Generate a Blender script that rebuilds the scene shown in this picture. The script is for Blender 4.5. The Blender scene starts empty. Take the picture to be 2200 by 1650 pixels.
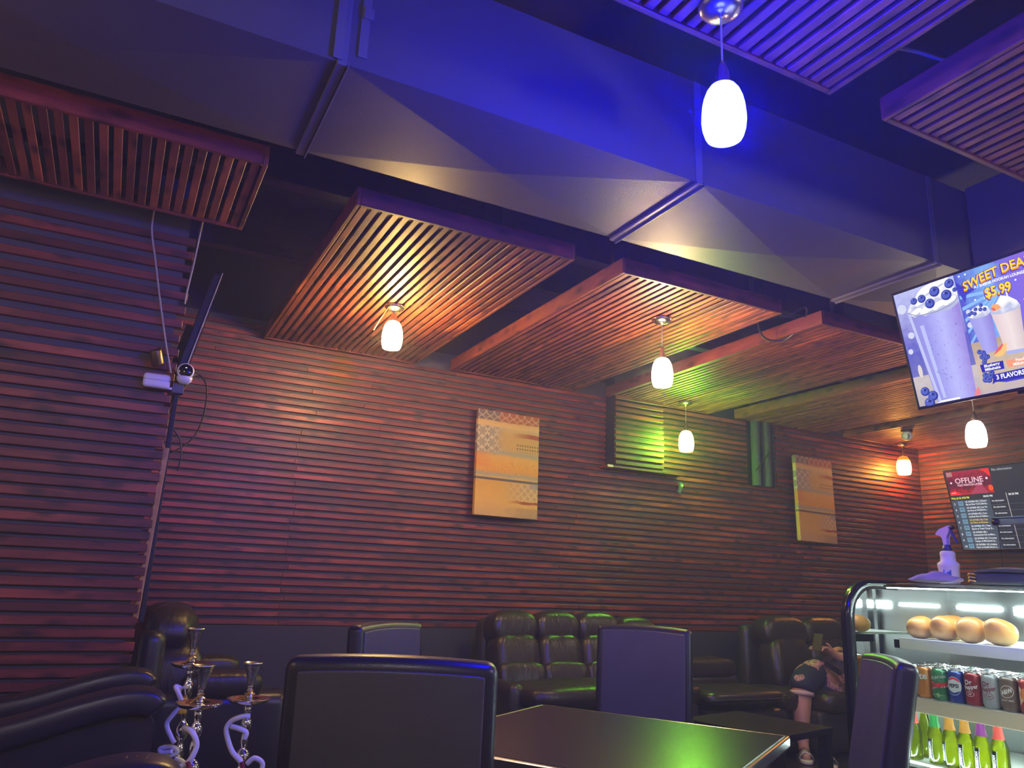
import bpy, bmesh, math, random
from mathutils import Vector, Matrix
S = bpy.context.scene
C = S.collection
rnd = random.Random(7)
PI = math.pi

# ------------------------------------------------------------------ camera, world, exposure
def make_camera():
    yaw, pitch, roll = (math.radians(a) for a in (26.5577, 14.4257, 2.4488))
    F = Vector((math.sin(yaw)*math.cos(pitch), math.cos(yaw)*math.cos(pitch), math.sin(pitch)))
    R0 = Vector((math.cos(yaw), -math.sin(yaw), 0)); U0 = R0.cross(F)
    R = R0*math.cos(roll)+U0*math.sin(roll); U = U0*math.cos(roll)-R0*math.sin(roll)
    cam = bpy.data.cameras.new('camera'); cam.sensor_width = 36; cam.lens = 1652/2200*36
    cam.clip_start = 0.05; cam.clip_end = 100
    o = bpy.data.objects.new('camera', cam); C.objects.link(o)
    M = Matrix((R, U, -F)).transposed().to_4x4(); M.translation = (0, 0, 1.2)
    o.matrix_world = M; S.camera = o
make_camera()
W = bpy.data.worlds.new('world'); S.world = W; W.use_nodes = True
WB = W.node_tree.nodes['Background']
WB.inputs[0].default_value = (0.56, 0.43, 0.46, 1); WB.inputs[1].default_value = 0.40
S.cycles.adaptive_threshold = .03; S.cycles.use_light_tree = False; S.cycles.max_bounces = 4; S.cycles.diffuse_bounces = 2; S.cycles.glossy_bounces = 2; S.cycles.transparent_max_bounces = 8; S.cycles.volume_bounces = 0
S.view_settings.view_transform = 'Standard'; S.view_settings.look = 'None'
S.view_settings.exposure = 0.10; S.view_settings.gamma = 1.0; S.view_settings.use_curve_mapping = False
LAMP = dict(blue=(1.4, 1.9, 880), amber=(270, 172, 48), warm=(240, 158, 78), green=(60, 210, 9), orange=(125, 46, 7), white=(130, 105, 70))

# ------------------------------------------------------------------ node helpers
class NT:
    def __init__(s, name):
        s.m = bpy.data.materials.new(name); s.m.use_nodes = True
        s.t = s.m.node_tree; s.t.nodes.clear()
        s.out = s.t.nodes.new('ShaderNodeOutputMaterial')
    def n(s, typ, **kw):
        nd = s.t.nodes.new('ShaderNode'+typ)
        for k, v in kw.items(): setattr(nd, k, v)
        return nd
    def link(s, a, b): s.t.links.new(a, b)
    def put(s, sock, v):
        if hasattr(v, 'is_linked') or isinstance(v, bpy.types.NodeSocket): s.link(v, sock)
        else:
            if isinstance(v, (tuple, list)) and len(v) == 3 and sock.type == 'RGBA': v = (*v, 1)
            sock.default_value = v
    def math(s, op, a, b=0.0, c=0.0):
        nd = s.n('Math', operation=op)
        for i, v in enumerate((a, b, c)): s.put(nd.inputs[i], v)
        return nd.outputs[0]
    def mix(s, f, a, b, mode='MIX'):
        nd = s.n('Mix', data_type='RGBA', blend_type=mode)
        s.put(nd.inputs[0], f); s.put(nd.inputs[6], a); s.put(nd.inputs[7], b)
        return nd.outputs[2]
    def coord(s, which='Object'): return s.n('TexCoord').outputs[which]
    def mapping(s, v, scale=(1, 1, 1), loc=(0, 0, 0), rot=(0, 0, 0)):
        nd = s.n('Mapping'); s.link(v, nd.inputs[0])
        s.put(nd.inputs[1], loc); s.put(nd.inputs[2], rot); s.put(nd.inputs[3], scale)
        return nd.outputs[0]
    def noise(s, v, scale=5, detail=3, rough=.5, dist=0, out=0):
        nd = s.n('TexNoise'); s.link(v, nd.inputs['Vector'])
        for k, x in (('Scale', scale), ('Detail', detail), ('Roughness', rough), ('Distortion', dist)): nd.inputs[k].default_value = x
        return nd.outputs[out]
    def ramp(s, f, stops, interp='LINEAR'):
        nd = s.n('ValToRGB'); cr = nd.color_ramp; cr.interpolation = interp
        while len(cr.elements) < len(stops): cr.elements.new(0.5)
        for e, (p, c) in zip(cr.elements, stops):
            e.position = p; e.color = (*c, 1) if len(c) == 3 else c
        s.put(nd.inputs[0], f); return nd.outputs[0]
    def bump(s, h, strength=.3, dist=.01):
        nd = s.n('Bump'); s.link(h, nd.inputs['Height']); nd.inputs['Strength'].default_value = strength; nd.inputs['Distance'].default_value = dist
        return nd.outputs[0]
    def bsdf(s, **kw):
        nd = s.n('BsdfPrincipled')
        for k, v in kw.items(): s.put(nd.inputs[k.replace('_', ' ')], v)
        s.link(nd.outputs[0], s.out.inputs[0]); return nd
MATS = {}
def plain(name, col, rough=.5, metal=0., bump=0., bscale=60, var=0., emit=None, es=0., **kw):
    if name in MATS: return MATS[name]
    t = NT(name); d = dict(Base_Color=col, Roughness=rough, Metallic=metal)
    co = t.coord()
    if var:
        f = t.noise(co, 6, 4)
        d['Base_Color'] = t.mix(t.math('MULTIPLY', f, var), col, tuple(c*.45 for c in col))
        d['Roughness'] = t.math('MULTIPLY_ADD', f, .25*var, rough-.1*var)
    if bump: d['Normal'] = t.bump(t.noise(co, bscale, 3), bump, .004)
    if emit: d['Emission_Color'] = emit; d['Emission_Strength'] = es
    d.update({k: v for k, v in kw.items()})
    t.bsdf(**d); MATS[name] = t.m; return t.m
def emis(name, col, s=1.0):
    if name in MATS: return MATS[name]
    t = NT(name); e = t.n('Emission'); t.put(e.inputs[0], col); e.inputs[1].default_value = s
    t.link(e.outputs[0], t.out.inputs[0]); MATS[name] = t.m; return t.m
def wood(name, dark, light, rough=.42, axis=0, coat=.25):
    t = NT(name); rn = t.n('ObjectInfo').outputs['Random']
    co = t.coord(); sh = t.n('CombineXYZ'); t.put(sh.inputs[axis], t.math('MULTIPLY', rn, 57.)); t.put(sh.inputs[2-(axis == 2)], t.math('MULTIPLY', rn, 13.))
    va = t.n('VectorMath', operation='ADD'); t.link(co, va.inputs[0]); t.link(sh.outputs[0], va.inputs[1]); v = va.outputs[0]
    sc = [34, 34, 34]; sc[axis] = 2.2
    grain = t.noise(t.mapping(v, sc), 1.0, 5, .6, .6)
    sc2 = [6, 6, 6]; sc2[axis] = 1.6
    blot = t.noise(t.mapping(v, sc2), 1.0, 3)
    kn = t.n('TexVoronoi', feature='DISTANCE_TO_EDGE' if False else 'F1'); sk = [15, 15, 15]; sk[axis] = 6.5
    t.link(t.mapping(v, sk), kn.inputs['Vector']); kn.inputs['Scale'].default_value = 1.0
    knot = t.ramp(kn.outputs['Distance'], [(0.10, (1, 1, 1)), (0.40, (0, 0, 0))])
    base = t.mix(t.math('MULTIPLY_ADD', grain, 1.5, -.3), dark, light)
    base = t.mix(t.math('MULTIPLY', t.math('POWER', t.math('SUBTRACT', 1.0, rn), 1.6), .80), base, tuple(c*.55 for c in dark))
    base = t.mix(t.math('MULTIPLY', t.ramp(blot, [(.40, (0, 0, 0)), (.66, (1, 1, 1))]), .65), base, dark)
    base = t.mix(t.math('MULTIPLY', t.ramp(blot, [(.30, (1, 1, 1)), (.46, (0, 0, 0))]), .45), base, tuple(min(1, c*1.55) for c in light))
    base = t.mix(t.math('MULTIPLY', knot, .85), base, tuple(c*.22 for c in dark))
    ss = [8, 8, 8]; ss[axis] = 95
    saw = t.noise(t.mapping(v, ss), 1.0, 2)
    h = t.math('ADD', t.math('MULTIPLY', saw, .6), t.math('MULTIPLY', grain, .7))
    t.bsdf(Base_Color=base, Roughness=t.math('MULTIPLY_ADD', blot, .3, rough-.12), Normal=t.bump(h, .35, .004), Coat_Weight=coat, Coat_Roughness=.3)
    return t.m
WOOD_X = wood('stained_slat_wood', (.090, .0150, .0110), (.37, .062, .034), .46, coat=.10)
WOOD_Y = wood('stained_slat_wood_along', (.13, .028, .014), (.38, .10, .042), .52, axis=1, coat=.06)
RAW = wood('raw_pine', (.42, .22, .07), (.66, .38, .13), .6, 2, 0)
BLACKP = plain('black_paint', (.014, .014, .018), .6, bump=.2, var=.4)
BACKP = plain('slate_wall_paint', (.060, .060, .068), .6, bump=.25, bscale=90, var=.35)
WAINS = plain('dark_wainscot_paint', (.030, .030, .042), .55, bump=.15, var=.3)
DUCTM = plain('painted_duct_metal', (.082, .076, .083), .5, bump=.14, bscale=130, var=.3)
FLANGE = plain('duct_flange_metal', (.16, .155, .17), .35, .3, bump=.1)
DECK = plain('black_roof_deck', (.010, .0095, .012), .7, bump=.3, var=.5)
CHROME = plain('polished_chrome', (.82, .80, .78), .08, 1.0)
BRASSN = plain('brushed_nickel', (.62, .58, .50), .25, 1.0)
BLACKPL = plain('black_plastic', (.012, .012, .014), .35)
WHITEPL = plain('white_plastic', (.78, .76, .72), .4)
def leather(name, col, rough=.36, wr=0., grey=0.):
    t = NT(name); co = t.coord()
    fine = t.noise(co, 230, 2); big = t.noise(co, 9, 3)
    h = t.math('MULTIPLY', fine, .25)
    if wr:
        w = t.noise(t.mapping(co, (17, 6, 6)), 1.0, 3, .5, 1.2); h = t.math('ADD', h, t.math('MULTIPLY', w, 2.6*wr))
    t.bsdf(Base_Color=t.mix(t.math('MULTIPLY', big, .6), col, tuple(c*.5 for c in col)), Roughness=t.math('MULTIPLY_ADD', big, .2, rough-.1),
           Normal=t.bump(h, .3, .012 if wr else .004), Specular_IOR_Level=.55)
    return t.m
LEA = leather('black_leather', (.030, .028, .027), .33)
LEAW = leather('creased_black_leather', (.030, .024, .021), .33, .55)
VINYL = leather('charcoal_vinyl', (.080, .074, .088), .40)
VINYLD = leather('charcoal_vinyl_trim', (.024, .022, .028), .36)

# ------------------------------------------------------------------ mesh helpers
def link(name, me, mat=None, parent=None, loc=None, rot=None, smooth=False):
    o = bpy.data.objects.new(name, me); C.objects.link(o)
    if mat and not me.materials: me.materials.append(mat)
    if parent: o.parent = parent
    if loc is not None: o.location = loc
    if rot is not None: o.rotation_euler = rot
    if smooth:
        for p in me.polygons: p.use_smooth = True
    return o
def from_bm(name, bm, mat=None, parent=None, smooth=False, **kw):
    bmesh.ops.recalc_face_normals(bm, faces=bm.faces)
    me = bpy.data.meshes.new(name); bm.to_mesh(me); bm.free()
    return link(name, me, mat, parent, smooth=smooth, **kw)
def add_box(bm, c, s, bev=0., seg=2, M=None):
    r = bmesh.ops.create_cube(bm, size=1.0); vs = r['verts']
    for v in vs: v.co = Vector((v.co.x*s[0], v.co.y*s[1], v.co.z*s[2]))
    if bev:
        es = list({e for v in vs for e in v.link_edges})
        rr = bmesh.ops.bevel(bm, geom=es, offset=min(bev, min(s)*.49), segments=seg, profile=.5, affect='EDGES')
        vs = list({v for f in rr['faces'] for v in f.verts} | {v for v in vs if v.is_valid})
        seen = set(vs); st = list(vs)
        while st:
            v = st.pop()
            for e in v.link_edges:
                w = e.other_vert(v)
                if w not in seen: seen.add(w); st.append(w)
        vs = list(seen)
    for v in vs:
        if M: v.co = M @ v.co
        v.co = v.co + Vector(c)
    return vs
def box(name, c, s, mat, parent=None, bev=0., seg=2, M=None, smooth=False):
    bm = bmesh.new(); add_box(bm, (0, 0, 0), s, bev, seg, M)
    return from_bm(name, bm, mat, parent, smooth=smooth, loc=c)
def add_lathe(bm, prof, n=24, c=(0, 0, 0), M=None, cap=True):
    rings = []
    for r, z in prof:
        ring = []
        for i in range(n):
            a = 2*PI*i/n; p = Vector((r*math.cos(a), r*math.sin(a), z))
            if M: p = M @ p
            ring.append(bm.verts.new(p+Vector(c)))
        rings.append(ring)
    for a, b in zip(rings, rings[1:]):
        for i in range(n): bm.faces.new((a[i], a[(i+1) % n], b[(i+1) % n], b[i]))
    if cap:
        if prof[0][0] > 1e-4: bm.faces.new(rings[0][::-1])
        if prof[-1][0] > 1e-4: bm.faces.new(rings[-1])
def lathe(name, prof, mat, parent=None, n=24, loc=None, M=None, cap=True, smooth=True):
    bm = bmesh.new(); add_lathe(bm, prof, n, (0, 0, 0), M, cap)
    return from_bm(name, bm, mat, parent, smooth, loc=loc)
def smooth_path(pts, k=6):
    P = [Vector(p) for p in pts]
    if len(P) < 3: return P
    out = []
    for i in range(len(P)-1):
        p0 = P[max(i-1, 0)]; p1 = P[i]; p2 = P[i+1]; p3 = P[min(i+2, len(P)-1)]
        for j in range(k):
            t = j/k
            out.append(.5*((2*p1)+(p2-p0)*t+(2*p0-5*p1+4*p2-p3)*t*t+(3*p1-p0-3*p2+p3)*t**3))
    out.append(P[-1]); return out
def add_tube(bm, pts, r, n=8, sm=6):
    P = smooth_path(pts, sm) if sm else [Vector(p) for p in pts]
    R = r if callable(r) else (lambda t: r)
    rings = []; prev = None
    for i, p in enumerate(P):
        d = (P[min(i+1, len(P)-1)]-P[max(i-1, 0)]).normalized()
        if prev is None:
            a = d.orthogonal().normalized()
        else:
            a = (prev-d*prev.dot(d)).normalized()
        prev = a; b = d.cross(a); rr = R(i/(len(P)-1))
        rings.append([bm.verts.new(p+a*rr*math.cos(2*PI*k/n)+b*rr*math.sin(2*PI*k/n)) for k in range(n)])
    for x, y in zip(rings, rings[1:]):
        for i in range(n): bm.faces.new((x[i], x[(i+1) % n], y[(i+1) % n], y[i]))
    bm.faces.new(rings[0][::-1]); bm.faces.new(rings[-1])
def tube(name, pts, r, mat, parent=None, n=8, sm=6):
    bm = bmesh.new(); add_tube(bm, pts, r, n, sm)
    return from_bm(name, bm, mat, parent, True)
def sgnpow(x, e): return math.copysign(abs(x)**e, x)
def add_cushion(bm, c, s, e1=.35, e2=.3, nu=14, nv=36, fn=None, M=None):
    rings = []
    for i in range(nu+1):
        u = -PI/2+PI*i/nu; ring = []
        for j in range(nv):
            v = 2*PI*j/nv
            cu = sgnpow(math.cos(u), e1)
            p = Vector((s[0]/2*cu*sgnpow(math.cos(v), e2), s[1]/2*cu*sgnpow(math.sin(v), e2), s[2]/2*sgnpow(math.sin(u), e1)))
            if fn: p = fn(p)
            if M: p = M @ p
            ring.append(bm.verts.new(p+Vector(c)))
        rings.append(ring)
    for a, b in zip(rings, rings[1:]):
        for j in range(nv): bm.faces.new((a[j], a[(j+1) % nv], b[(j+1) % nv], b[j]))
    bmesh.ops.remove_doubles(bm, verts=[v for r in (rings[0], rings[-1]) for v in r], dist=1e-5)
def cushion(name, c, s, mat, parent=None, e1=.35, e2=.3, fn=None, M=None, nu=14, nv=36):
    bm = bmesh.new(); add_cushion(bm, (0, 0, 0), s, e1, e2, nu, nv, fn, M)
    return from_bm(name, bm, mat, parent, True, loc=c)
def empty(name, loc, label, cat, rz=0., group=None, rot=None):
    o = bpy.data.objects.new(name, None); C.objects.link(o); o.location = loc
    o.rotation_euler = rot or (0, 0, rz); o.empty_display_size = .1
    tag(o, label, cat, group); return o
def tag(o, label, cat, group=None):
    o['label'] = label; o['category'] = cat
    if group: o['group'] = group
    return o
def struct(o): o['kind'] = 'structure'; return o
def copy_tree(o, parent=None):
    c = o.copy(); C.objects.link(c)
    if parent: c.parent = parent
    for ch in list(o.children): copy_tree(ch, c)
    return c
_font = None
def text_mesh(s, size, align='LEFT', extrude=0., bold=0.):
    cu = bpy.data.curves.new('text', 'FONT'); cu.body = s; cu.size = size; cu.align_x = align; cu.align_y = 'BOTTOM_BASELINE' if False else 'CENTER'
    cu.extrude = extrude; cu.offset = bold; cu.resolution_u = 2
    o = bpy.data.objects.new('text', cu); C.objects.link(o)
    bpy.context.view_layer.update()
    me = bpy.data.meshes.new_from_object(o.evaluated_get(bpy.context.evaluated_depsgraph_get()))
    bpy.data.objects.remove(o); bpy.data.curves.remove(cu)
    me.materials.clear()
    return me
def text(name, s, size, mat, parent, loc, align='LEFT', bold=0., rot=None, warp=None, sx=1.):
    me = text_mesh(s, size, align, bold=bold)
    for v in me.vertices:
        v.co.x *= sx
        if warp: v.co = Vector(warp(v.co))
    return link(name, me, mat, parent, loc=loc, rot=rot)
def flat(name, pts, mat, parent, z=0., loc=None):
    me = bpy.data.meshes.new(name); me.from_pydata([(x, y, z) for x, y in pts], [], [tuple(range(len(pts)))]); me.update()
    return link(name, me, mat, parent, loc=loc)
def disc(name, x, y, z, rx, ry, mat, parent, n=20, rot=0.):
    return flat(name, [(x+rx*math.cos(a)*math.cos(rot)-ry*math.sin(a)*math.sin(rot), y+rx*math.cos(a)*math.sin(rot)+ry*math.sin(a)*math.cos(rot)) for a in (2*PI*i/n for i in range(n))], mat, parent, z)
_SL = {}
def slat_mesh(l, axis, w, d):
    """a board with its long side on axis 0 (x) or 1 (y); w across, d deep; eased edges"""
    k = (round(l, 3), axis, w, d)
    if k not in _SL:
        bm = bmesh.new()
        s = (l, d, w) if axis == 0 else (w, l, d)
        add_box(bm, (0, 0, 0), s, .0022, 1)
        me = bpy.data.meshes.new('slat'); bmesh.ops.recalc_face_normals(bm, faces=bm.faces); bm.to_mesh(me); bm.free()
        me.materials.append(WOOD_X if axis == 0 else WOOD_Y); _SL[k] = me
    return _SL[k]

# ------------------------------------------------------------------ the setting
CEIL = 3.62
struct(box('floor', (3.2, 2.3, -.05), (12.4, 8.2, .1), plain('dark_floor_tile', (.035, .032, .034), .3, var=.5)))
struct(box('ceiling', (3.2, 2.3, CEIL+.06), (12.4, 8.2, .12), DECK))
WX1 = 7.95
wall = struct(box('wall_back', (3.1, 5.72, CEIL/2), (10.0, .2, CEIL), BLACKP))          # front face at y 5.62
def part_box(name, x0, x1, y0, y1, z0, z1, mat, parent, bev=0.):
    o = box(name, ((x0+x1)/2, (y0+y1)/2, (z0+z1)/2), (x1-x0, y1-y0, z1-z0), mat, None, bev)
    o.parent = parent; o.matrix_parent_inverse = parent.matrix_world.inverted() if False else Matrix.Translation(-parent.location)
    return o
# backing seen between the slats: proud skin below and left, recess at the upper right
part_box('backing_board', -1.8, 3.74, 5.60, 5.62, .83, 2.97, BACKP, wall)
part_box('backing_board', 3.74, 5.75, 5.60, 5.62, .83, 2.19, BACKP, wall)
part_box('backing_board', 5.75, WX1, 5.60, 5.62, .83, 2.97, BACKP, wall)
part_box('wainscot', -1.8, WX1, 5.575, 5.62, .0, .848, WAINS, wall)
PITCH, SH, SD = .0525, .0315, .019
def put_slat(parent, x0, x1, y, z, w=SH, d=SD):
    """board along x, front face at y"""
    jz = rnd.uniform(-.0012, .0012); jd = rnd.uniform(0, .0022)
    o = link('slat', slat_mesh(x1-x0, 0, w, d)); o.parent = parent
    o.location = Vector(((x0+x1)/2, y+d/2-jd, z+w/2+jz))-parent.location
    return o
for i in range(38):
    z = .853+i*PITCH
    if z > 2.82: break
    j1, j2, j3 = 1.10+rnd.uniform(-.02, .02), 3.54+rnd.uniform(-.3, .05), 5.98+rnd.uniform(-.2, .1)
    segs = [(-1.2, j1), (j1+.001, j2), (j2+.001, j3), (j3+.001, WX1-.02)]
    if z > 2.195:
        j1 = rnd.choice((.45, 1.6, 2.2, 1.1))+rnd.uniform(-.1, .1); segs = [(-1.2, j1), (j1+.001, 3.735), (5.76, WX1-.02)]
    for k, (a, b) in enumerate(segs):
        ja = 0 if k == 0 else rnd.uniform(-.012, .012)
        put_slat(wall, a+ja*0, b, 5.581, z)
    if z > 2.195: put_slat(wall, 4.30, 5.40, 5.601, z)
for i in range(2): put_slat(wall, -1.2, .74, 5.581, 2.842+i*PITCH)
# boxed column standing proud of the wall
col = empty('boxed_column', (4.0, 5.53, 2.21), 'slatted boxed column on the back wall lit green by the green pendant', 'column')
part_box('box_core', 3.745, 4.26, 5.466, 5.615, 2.205, CEIL-.005, BLACKP, col)
for i in range(12): put_slat(col, 3.748, 4.265, 5.447, 2.22+i*PITCH)
lg = put_slat(col, 3.665, 4.50, 5.452, 2.184, .020, .128); lg.name = 'ledge_slat'
box('end_tag', (3.69-4.0, 5.444-5.53, 2.194-2.21), (.055, .012, .022), plain('cream_tag', (.7, .58, .42), .5), col, .002)
# two pipes in the recess
PIPEM = plain('grey_pvc_pipe', (.11, .125, .125), .4, bump=.1, var=.3)
for i, (x, r) in enumerate(((5.463, .044), (5.595, .050))):
    p = lathe('drain_pipe', [(r, 0), (r, .0), (r, CEIL-2.2)], PIPEM, n=20, loc=(x, 5.55, 2.195))
    tag(p, ('left' if i == 0 else 'right')+'hand grey vertical pipe of the pair on the slatted back wall', 'pipe')
w2 = tube('pipe_cord', [(5.40, 5.50, 2.33), (5.47, 5.495, 2.40), (5.56, 5.49, 2.50), (5.66, 5.50, 2.58)], .004, BLACKPL)
tag(w2, 'thin dark cord slanting across the two grey pipes', 'cord')
# right-hand wall
wr = struct(box('wall_right', (WX1+.10, 2.1, CEIL/2), (.16, 7.0, CEIL), BLACKP))
part_box('backing_board', WX1, WX1+.02, -.6, 5.60, .83, 2.97, BACKP, wr)
part_box('wainscot', WX1-.02, WX1+.02, -.6, 5.57, 0, .848, WAINS, wr)
for i in range(38):
    z = .853+i*PITCH
    if z > 2.83: break
    for a, b in ((3.14, 5.578), (.70, 3.137)):
        o = link('slat', slat_mesh(b-a, 0, SH, SD)); o.parent = wr; o.rotation_euler = (0, 0, -PI/2)
        o.location = Vector((WX1-SD/2, (a+b)/2, z+SH/2+rnd.uniform(-.001, .001)))-wr.location
# near pier at the left
PY = 3.95
pier = struct(box('wall_left', (-1.03, PY+.12, CEIL/2), (2.30, .20, CEIL), BACKP))
rows = [2.790-i*.0725 for i in range(10)]
z = rows[-1]-.0535
while z > .05: rows.append(z); z -= .0535
for i, z in enumerate(rows):
    put_slat(pier, -2.0, .157+rnd.uniform(-.007, .004), PY, z-.018, .0385 if i < 10 else .0375, .022)
tr = struct(box('trim_1', (.158, PY+.055, 1.36), (.026, .05, .78), RAW, None, .003, M=Matrix.Rotation(.026, 4, 'Y')))
tr.name = 'trim_1'
struct(box('trim_2', (.178, PY+.115, 1.50), (.022, .05, 1.1), BLACKP, None, .003))

# ------------------------------------------------------------------ slatted ceiling panels
PZ = 2.824
def panel(x0, x1, y0, y1, label, posts=(), n=22, fh=.088, post_y=None):
    t = empty('slat_ceiling_panel', ((x0+x1)/2, (y0+y1)/2, PZ), label, 'ceiling panel', group='slatted wooden ceiling panels')
    cx, cy = (x0+x1)/2, (y0+y1)/2
    def brd(nm, c, s, m=WOOD_Y): 
        o = box(nm, (c[0]-cx, c[1]-cy, c[2]-PZ), s, m, t, .002, 1); return o
    th = .019
    brd('frame_board', (x0+th/2, cy, PZ+fh/2), (th, y1-y0, fh)); brd('frame_board', (x1-th/2, cy, PZ+fh/2), (th, y1-y0, fh))
    brd('frame_board', (cx, y0+th/2, PZ+fh/2), (x1-x0-2*th-.002, th, fh), WOOD_X); brd('frame_board', (cx, y1-th/2, PZ+fh/2), (x1-x0-2*th-.002, th, fh), WOOD_X)
    p = (x1-x0-2*th)/n
    me = slat_mesh(y1-y0-2*th-.004, 1, p*.63, .014)
    for i in range(n):
        o = link('slat', me, parent=t, loc=(x0+th+p*(i+.5)-cx, 0, .012+rnd.uniform(-.0015, .0015)))
        o.rotation_euler = (0, rnd.uniform(-.02, .02), 0)
    for yy in (y0+.35, cy, y1-.35): brd('cross_batten', (cx, yy, PZ+.045), (x1-x0-.05, .05, .028), BLACKP)
    for px in posts:
        brd('hanger_post', (px, (post_y or y0+.13), (PZ+.07+CEIL)/2), (.085, .04, CEIL-PZ-.075), BLACKP)
    return t
NY0, NY1 = 3.165, 5.55
panel(.758, 1.915, NY0, NY1, 'slatted wood ceiling panel with a bright amber glow, above the yellow pendant', (.94, 1.50))
panel(2.215, 3.375, NY0, NY1, 'slatted wood ceiling panel holding the warm white pendant, right of the amber one', (2.28, 3.3))
panel(3.705, 4.87, NY0, NY1, 'slatted wood ceiling panel tinted green above the green pendant', (4.0, 4.6))
panel(5.20, 6.40, NY0, NY1, 'slatted wood ceiling panel behind the menu screen, over the two grey pipes', (5.5,))
panel(6.70, 7.88, NY0, NY1, 'farthest slatted wood ceiling panel, in the corner with the orange pendant', (7.0,))
panel(-.82, .345, 3.03, 3.745, 'short slatted wood ceiling panel at upper left before the slatted pier', (.0,))
panel(.75, 1.92, -.85, 1.553, 'blue-lit slatted wood ceiling panel carrying the blue pendant, near the camera', (1.2,), post_y=1.0)
panel(2.185, 3.36, -.85, 1.56, 'slatted wood ceiling panel at upper right edge, right of the blue-lit one', (2.8,), post_y=1.0)

BEAM = wood('dark_beam_wood', (.012, .008, .006), (.045, .026, .018), .6)
struct(box('trim_3', (3.6, 3.75, 3.22), (7.2, .09, .19), BEAM, None, .004)); struct(box('trim_4', (3.6, 4.75, 3.22), (7.2, .09, .19), BEAM, None, .004))

# ------------------------------------------------------------------ air ducts
def duct(name, label, L, y0, y1, z0, z1, seams, x_start, x_end, loc, rz=0.):
    t = empty(name, loc, label, 'air duct', rz)
    xs = [x_start]+[s for s in seams if x_start < s < x_end]+[x_end]
    for a, b in zip(xs, xs[1:]):
        bm = bmesh.new()
        P = lambda x, y, z: bm.verts.new((x, y, z))
        v = [P(a, y0, z0), P(b, y0, z0), P(b, y1, z0), P(a, y1, z0), P(a, y0, z1), P(b, y0, z1), P(b, y1, z1), P(a, y1, z1)]
        def facet(q, n, h):
            c = sum((w.co for w in q), Vector())/4+Vector(n)*h
            cv = bm.verts.new(c)
            for i in range(4): bm.faces.new((q[i], q[(i+1) % 4], cv))
        facet([v[0], v[1], v[2], v[3]], (0, 0, -1), .030)      # cross-broken sheet metal
        facet([v[0], v[4], v[5], v[1]], (0, -1, 0), .004)
        facet([v[3], v[2], v[6], v[7]], (0, 1, 0), .012)
        bm.faces.new((v[4], v[7], v[6], v[5])); bm.faces.new((v[0], v[3], v[7], v[4])); bm.faces.new((v[1], v[5], v[6], v[2]))
        from_bm('duct_section', bm, DUCTM, t)
    for s in seams:
        if not x_start < s < x_end: continue
        bm = bmesh.new(); e = .013; w = .034
        add_box(bm, (s, (y0+y1)/2, z0-e/2), (w, y1-y0+2*e, e), .003, 1)
        add_box(bm, (s, y0-.002, (z0+z1)/2), (w, .006, z1-z0), .001, 1); add_box(bm, (s, y1+.002, (z0+z1)/2), (w, .006, z1-z0), .001, 1)
        add_box(bm, (s+w*.6, (y0+y1)/2, z0-e*.8), (.004, y1-y0+2*e, e*1.6), 0, 1)
        from_bm('flange', bm, FLANGE, t)
    return t
d = duct('air_duct', 'long dark painted rectangular air duct crossing the whole ceiling', 9, 2.24, 2.862, 2.835, 3.31, (-1.08, .441, 1.945, 3.46), -2.4, 4.36, (0, 0, 0))
box('hanger_strap', (.505, 2.234, 3.245), (.030, .004, .74), FLANGE, d)
box('strap_clip', (.512, 2.226, 3.045), (.034, .012, .04), FLANGE, d, .002)
box('seam_cover', (.424, 2.229, 3.06), (.032, .006, .44), FLANGE, d, .002)
bm = bmesh.new(); add_box(bm, (0, 0, 0), (.62, 3.0, .47), .004, 1)
d2 = empty('branch_duct', (4.04, .72, 2.84), 'branch air duct meeting the long duct above the menu screen', 'air duct')
from_bm('duct_section', bm, DUCTM, d2, loc=(0, 0, .235))
for yy in (.5, -.8): box('flange', (0, yy, .235), (.645, .034, .495), FLANGE, d2, .003, 1)

# ------------------------------------------------------------------ pendants
SHADE = [(.024, .172), (.037, .165), (.047, .150), (.055, .128), (.060, .104), (.0625, .076), (.0632, .055), (.0605, .030), (.054, .008), (.050, .0), (.046, .004), (.054, .03), (.056, .065), (.048, .115), (.03, .155)]
def shade_mat(name, col, cap=None, z0=.1):
    if not cap: return emis('lit_glass_'+name, col)
    t = NT('lit_glass_'+name); e = t.n('Emission')
    z = t.n('SeparateXYZ'); t.link(t.coord(), z.inputs[0])
    f = t.math('MULTIPLY_ADD', z.outputs[2], 1/.07, -.085/.07); f = t.math('MINIMUM', t.math('MAXIMUM', f, 0.), 1.)
    t.put(e.inputs[0], t.mix(f, col, cap)); t.link(e.outputs[0], t.out.inputs[0]); return t.m
def pendant(x, y, zc, ztop, key, label, dia=.127, cap=None, swing=0.):
    """zc: middle of the glass shade; ztop: underside it hangs from"""
    t = empty('pendant_lamp', (x, y, ztop), label, 'pendant lamp', group='egg-shaped glass pendant lamps')
    k = dia/.127; zb = zc-.086*k-ztop
    lathe('canopy', [(.064, .0), (.063, -.008), (.052, -.020), (.030, -.028), (.008, -.030), (.006, -.036)], BRASSN, t, 28)
    top = zb+.172*k
    lathe('socket', [(.008, top+.075), (.012, top+.06), (.017, top+.045), (.019, top+.02), (.022, top+.004), (.021, top-.006)], BRASSN, t, 20)
    tube('cord', [(0, 0, -.03), (swing, 0, (top+.06)/2-.015), (0, 0, top+.07)], .0032, plain('grey_cord', (.30, .28, .26), .4), t, 6)
    lathe('shade', [(r*k, z*k) for r, z in SHADE], shade_mat(key, LAMP[key], cap), t, 32, loc=(0, 0, zb), cap=False)
    return t
pendant(1.327, 1.42, 2.481, PZ, 'blue', 'glowing blue pendant lamp nearest the camera, in front of the duct', .122)
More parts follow.
